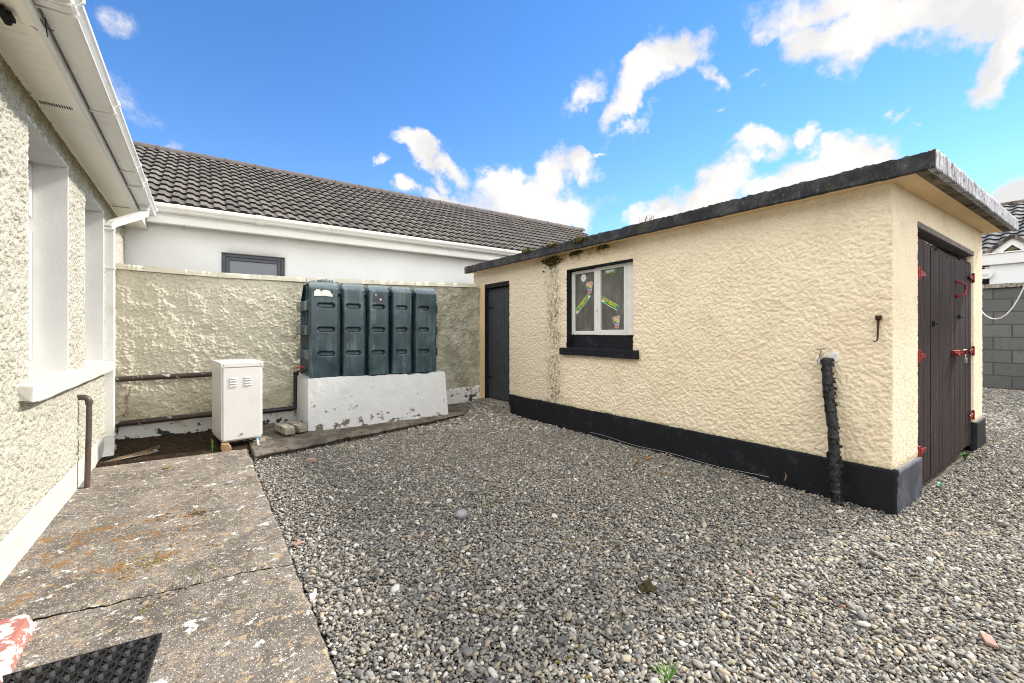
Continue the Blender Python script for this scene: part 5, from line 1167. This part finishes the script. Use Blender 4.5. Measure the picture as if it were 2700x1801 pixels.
for i in range(13): m.add([mp_(x, y, z) for z in (.006, .0104) for y in (-i*sp-.002, -i*sp+.002) for x in (-W2, 0)], [(4, 5, 7, 6)])
m.build('ring_sheet', MT['rubber'], mt)
# red painted door step, worn at its corner
xs_ = np.linspace(0, 1, 60); S, T = np.meshgrid(xs_, np.linspace(0, 1, 120), indexing='ij')
X = -.95+S*.34; Y = 1.0+T*1.955; e = np.minimum(-.61-X, 2.955-Y); cr = np.hypot(np.maximum(.07-(-.61-X), 0), np.maximum(.07-(2.955-Y), 0))
h = .062*sstep(0.0, .03, .07-cr)+.006*(fbm(X*10, Y*10, 3)-.5); h = np.where((S > .985) | (T > .992), -.02, h)
I = np.arange(X.size).reshape(X.shape)
tag(npmesh('door_step', np.stack([X+.012*(fbm(Y*9, X*9, 4)-.5)*(S > .9), Y, h], -1).reshape(-1, 3), np.stack([I[:-1, :-1], I[1:, :-1], I[1:, 1:], I[:-1, 1:]], -1).reshape(-1, 4), MT['redp']), 'worn red painted step with white flaking patches beside the rubber mat', 'step')

def gz(x, y): return float(ground_z(np.array(x), np.array(y)))
def one(name, mat, c, s, sq, rot, label, cat, seed, sub=ICO2, wob=.12):
    m = MB(); lump(m, (0, 0, 0), s, seed, sub, wob, squash=sq, rot=rot); o = m.build(name, mat); o.location = c; tag(o, label, cat); return o
one('stone', MT['rawstone'] if 'rawstone' in MT else MT['s_grey'], (1.56, 2.82, .02), .042, (1.15, .85, .7), .3, 'largest pale grey stone lying in the middle of the gravel', 'stone', 3)
m = MB(); m.prism([(-.05, -.022), (.045, -.028), (.05, .02), (-.035, .026)], lambda p, t: (p[0], p[1], t), 0, .018); o = m.build('brick_chip', simple('terracotta', (.36, .22, .18), .85, .2, 30, 60, .6), bevel=.004); MT['terra'] = o.data.materials[0]; o.location = (.94, 5.0, .0); o.rotation_euler = (.1, .1, .3); tag(o, 'pinkish brick chip on the gravel near the white boiler', 'brick chip')
for k, (x, y, r, s_, l) in enumerate(((2.846, .344, .5, .8, 'pink ribbed brick fragment in the bright gravel at lower right'), (2.541, 1.222, 1.2, .4, 'small pale terracotta chip in the gravel right of the moss tuft'), (.512, 3.124, .4, .55, 'orange brick chip at the edge of the concrete path'))):
    o2 = o.copy(); COL.objects.link(o2); o2.location = (x, y, gz(x, y)+.022); o2.rotation_euler = (.1, -.1, r); o2.scale = (s_, s_, s_); tag(o2, l, 'brick chip')
one('moss_tuft', MT['moss'], (1.948, 1.478, -.008), .036, (1.2, 1, .6), 0, 'dark round moss tuft alone on the gravel', 'moss', 8, ICO2, .45)
def sticks(x, y, L_, r, mat, label, nm='stick', cat='stick', th=.007, z=.02):
    m = MB(); m.box(-L_/2, L_/2, -th*1.4, th*1.4, -th, th); o = m.build(nm, mat, bevel=.002); o.location = (x, y, gz(x, y)+z+.01); o.rotation_euler = (.2, .05, r); return tag(o, label, cat)
sticks(3.72, 2.98, .24, .5, MT['timber'], 'longer splintered stick of wood on the gravel by the black skirting')
sticks(3.98, 3.0, .12, .15, MT['timber'], 'short piece of wood nearest the black skirting', th=.011)
sticks(3.66, 2.6, .09, 1.2, MT['timber'], 'small upright-looking splinter in the gravel before the skirting')
m = MB(); m.tube([(4.285-.03*math.sin(t*3.1)-.05*t*(1-t), 4.2-2.3*t, .006+.008*math.sin(t*14)) for t in np.linspace(0, 1, 50)], .0010, 6); tag(m.build('string', MT['s_white'], smooth=True), 'thin white string lying along the foot of the black skirting', 'string')
m = MB(); m.tube([(0, 0, 0), (.05, .02, .012), (.12, .01, .01), (.20, .03, .012)], .0028, 6); o = m.build('string', MT['s_white'], smooth=True); o.location = (3.1, 4.9, .0); tag(o, 'short white string on the gravel before the plank door', 'string')
def leafmesh(pts_n, L_, W__, curl=.25):
    vs = []; n = 6
    for i in range(n+1):
        t = i/n; w_ = W__*math.sin(math.pi*min(1, t*.92+.06)); z = curl*L_*math.sin(t*2.2)
        vs += [(t*L_, -w_, z+w_*.4), (t*L_, 0, z), (t*L_, w_, z+w_*.4)]
    fs = [(i*3+k, i*3+k+1, i*3+k+4, i*3+k+3) for i in range(n) for k in (0, 1)]; return vs, fs
m = MB(); v, f = leafmesh(6, .085, .022); m.add(v, f); o = m.build('dead_leaf', MT['terra'], smooth=True); o.location = (4.22, 1.75, .03); o.rotation_euler = (1.3, -1.1, .6); tag(o, 'curled orange dead leaf standing against the black skirting', 'leaf')
v_, f_l = leafmesh(6, .075, .034, .1); m = MB(); m.add(v_, f_l); o = m.build('dead_leaf', MT['s_yel'], smooth=True); 
p_ = Vector((6.9, -.0, 0))
def bpz(u, v, z=0.):
    a = (u-1350)/1147.36; b = -(v-878.1)/1147.36; s, c = math.sin(YAW), math.cos(YAW); t = (z-EYE)/b; return (s+c*a)*t, (c-s*a)*t
x, y = bpz(2622, 1165, .02); o.location = (x, y, gz(x, y)+.05); o.rotation_euler = (.3, -.3, 2.0); tag(o, 'yellow leaf on the gravel beyond the double doors', 'leaf')
m = MB(); v, f = leafmesh(6, .05, .016, .3); m.add(v, f); v, f = leafmesh(6, .04, .02, .2); m.add([(-q_[0], q_[1], q_[2]) for q_ in v], f); o = m.build('plastic_scrap', MT['teal'], smooth=True); x, y = bpz(2477, 1270, .02); o.location = (x, y, gz(x, y)+.025); tag(o, 'scrap of turquoise plastic in front of the double doors', 'plastic scrap')
def plant(name, c, n, L_, W__, mat, label, cat, seed, lean=.8, stem=0., curl=.25):
    rg = random.Random(seed); m = MB()
    for i in range(n):
        a = rg.uniform(0, 2*math.pi); el = rg.uniform(.25, lean); l = L_*rg.uniform(.6, 1.15); v, f = leafmesh(6, l, W__*rg.uniform(.7, 1.2), curl)
        h = stem*rg.random()**.6; Mx = Matrix.Translation((0, 0, h)) @ Matrix.Rotation(a, 4, 'Z') @ Matrix.Rotation(-el*1.3, 4, 'Y'); m.add([Mx @ Vector(q_) for q_ in v], f)
    if stem: m.tube([(0, 0, -.01), (.004, .003, stem*.5), (0, 0, stem)], .003, 6)
    o = m.build(name, mat, smooth=True); o.location = c; return tag(o, label, cat)
plant('weed', (.10, 5.93, .0), 26, .032, .007, MT['green'], 'small upright green weed beside the left foot of the boiler', 'weed', 3, .9, .14)
plant('grass_tuft', (1.49, 1.03, -.01), 26, .085, .0022, MT['green'], 'bright green grass tuft at the bottom edge of the gravel', 'grass', 4, 1.1, 0, -.1)
x, y = bpz(2544, 1200, .02); plant('weed', (x, y, gz(x, y)+.02), 34, .06, .012, MT['green'], 'low green weed at the foot of the double doors', 'weed', 5, .7, .03)
x, y = bpz(1400, 1163, .02); plant('weed', (x, y, gz(x, y)+.01), 14, .03, .008, MT['green'], 'tiny green weed far back in the gravel near the shed door', 'weed', 6, .8)
x, y = bpz(2235, 1640, .0)
plant('weed', (-.845, 7.22, .10), 40, .035, .009, simple('ivy_green', (.06, .12, .02), .6, .3, 20), 'small green weed growing at the wall foot behind the downpipe', 'weed', 9, 1., .10)
m = MB()
pts = []
for i in range(260):
    pts.append((random.uniform(-.84, .46), random.uniform(6.0, 7.2), .012))
mossfield_later = pts
# red creeper stem up the wall
m = MB(); m.tube([wpt(-.80, .30, .03), wpt(-.76, .40, .03), wpt(-.77, .50, .03), wpt(-.74, .60, .03), wpt(-.73, .68, .03)], .004, 6)
for i in range(14): lump(m, tuple(wpt(-.77+random.uniform(-.03, .04), random.uniform(.3, .68), .035)), .008, i, ICO1, .4)
tag(m.build('creeper', MT['terra'], smooth=True), 'thin reddish creeper climbing the rendered wall behind the downpipe', 'creeper')
# dead stems and white rag by the downpipe shoe
m = MB()
for k in range(5):
    a = random.uniform(-.2, .25); m.tube([(-.82+.02*k, 6.12, .012), (-.70+.02*k, 6.13+a*.3, .035), (-.55+.03*k, 6.3+a*.5, .02), (-.40, 6.45+a, .02)], .0028, 5)
tag(m.build('dry_straw', simple('dry_straw', (.45, .35, .22), .8, .2, 20), smooth=True), 'dry straw stems lying below the downpipe shoe', 'stems')
one('rag', MT['s_grey'], (-.42, 6.30, .025), .03, (.5, 1.4, .6), .3, 'scrunched pale rag on the dark moss', 'rag', 12, ICO2, .4)
x, y = bpz(605, 1275); one('stone', MT['s_grey'], (x, y, .012), .028, (1.4, .8, .5), .5, 'pale flat pebble lying on the concrete path near the boiler', 'stone', 14)
x, y = bpz(438, 1235); one('moss_clump', MT['moss_y'], (x, y, .006), .025, (1.3, .8, .4), .5, 'small orange brown moss clump on the far part of the path', 'moss', 15, ICO2, .5)
# moss in the cracks and on the path (uncountable)
def mossfield(name, mat, pts, label, smin, smax, seed):
    rg = random.Random(seed); Vs, Fs, off = [], [], 0; r2 = np.random.default_rng(seed)
    for (x, y, z) in pts:
        s_ = rg.uniform(smin, smax); V = ICO1[0]*(1+r2.uniform(-.4, .4, (12, 1)))*s_*np.array([1, 1, .45])+np.array([x, y, z]); Vs.append(V); Fs.append(ICO1[1]+off); off += 12
    tag(npmesh(name, np.concatenate(Vs), np.concatenate(Fs), mat, kind='stuff'), label, 'moss')
pts = []
for (cx, cy, sx, sy, n) in ((-.28, 3.32, .10, .05, 170), (-.12, 3.45, .10, .05, 60), (-.10, 3.75, .12, .08, 50), (.05, 3.35, .03, .02, 14), (.02, 3.05, .06, .03, 18), (-.2, 2.78, .05, .02, 16)):
    for i in range(n): pts.append((random.gauss(cx, sx), random.gauss(cy, sy), .001))
mossfield('moss', MT['moss_y'], pts, 'patches of ochre moss on the concrete path', .003, .008, 1)
pts = []
for (cx, cy, sx, sy, n) in ((-.02, 4.02, .05, .035, 130), (-.2, 4.05, .07, .05, 70), (-.1, 2.86, .08, .015, 14), (.02, 4.5, .04, .03, 20), (-.05, 4.7, .04, .02, 15)):
    for i in range(n): pts.append((random.gauss(cx, sx), random.gauss(cy, sy), .001))
mossfield('moss', MT['moss'], pts, 'dark moss patches on the concrete path', .003, .009, 2)
pts = []
for i in range(900): pts.append((random.gauss(2.4, .75), random.gauss(3.1, 1.0), 0))
pts = [(x, y, gz(x, y)+.010) for x, y, z in pts if float(fbm(np.array(x*3.), np.array(y*3.), 44)) > .55 and .8 < x < 4.1]
mossfield('moss', MT['moss_y'], pts, 'thin ochre moss between the stones in the middle of the yard', .006, .014, 3)
mossfield('litter', simple('leaf_litter', (.13, .07, .035), .9, .6, 60), [p for i, p in enumerate(mossfield_later) if i % 3], 'brown leaf litter scattered on the dark ground left of the boiler', .003, .011, 21)
mossfield('litter', MT['conc'], [(random.gauss(-.1, .5), random.gauss(5.75, .12), .002) for _ in range(60)], 'grit scattered on the far end of the path', .002, .005, 22)
# moss and small plants hanging from the shed roof edge
rg = random.Random(5); k = 0
for (y, z, n, s_, hang, lab) in ((5.35, 2.625, 60, .05, .0, 'tuft of ochre moss on the roof edge, leftmost of three'), (4.78, 2.62, 60, .05, .0, 'tuft of green moss on the roof edge, middle of three'), (4.22, 2.60, 130, .05, .02, 'dark green moss on the roof edge above the window'),
        (4.98, 2.47, 230, .045, .09, 'dark moss hanging under the eave left of the window'), (4.45, 2.485, 90, .028, .015, 'thin moss hanging under the eave above the left casement'), (3.95, 2.485, 80, .025, .015, 'thin moss under the eave above the right casement')):
    m = MB()
    for i in range(n):
        yy = rg.gauss(0, .05 if hang < .08 else .09); zz = rg.gauss(0, .014)-(abs(rg.gauss(0, hang*.6)) if hang else 0); xx = (4.108 if z > 2.55 else 4.285)+rg.uniform(-.015, .012)
        lump(m, (xx, y+yy, z+zz), rg.uniform(.006, .015), i, ICO1, .5, rg.choice((0, 0, 1)))
        if z > 2.55 and i % 2 == 0:
            a = rg.uniform(0, 6.28); l = rg.uniform(.02, .05); m.add([(xx, y+yy-.002, z+zz), (xx, y+yy+.002, z+zz), (xx+.4*l*math.cos(a), y+yy+.5*l*math.sin(a), z+zz+l*.8)], [(0, 1, 2)], 1)
    tag(m.build('moss_tuft', [MT['moss'], MT['moss_y']]), lab, 'moss')
pts = []
for i in range(1200):
    if i % 3: y = rg.uniform(.74, 7.3); x = 4.13+rg.uniform(0, .05); z = zr(4.12)+.125
    else: x = rg.uniform(4.12, 8.2); y = .755+rg.uniform(0, .05); z = zr(x)+.13
    if float(fbm(np.array(x*2+y*2.), np.array(y*3.), 31)) > .5: pts.append((x, y, z))
mossfield('moss', simple('lichen_crust', (.10, .085, .06), .95, .5, 20, 80, 1), pts, 'crusty lichen along the top of the shed roof edge', .006, .016, 6)
x0 = 0
m = MB()
for i in range(26):
    a = rg.uniform(-1.2, 1.2); l = rg.uniform(.03, .09); y = 3.15+rg.gauss(0, .05); m.tube([(4.15, y, 2.62), (4.15+.01, y+.3*l*a, 2.62+l*.6), (4.15+.02, y+.6*l*a, 2.62+l)], .0016, 4)
tag(m.build('dry_weed', MT['rust']), 'dry weed standing on the roof edge right of the window', 'weed')
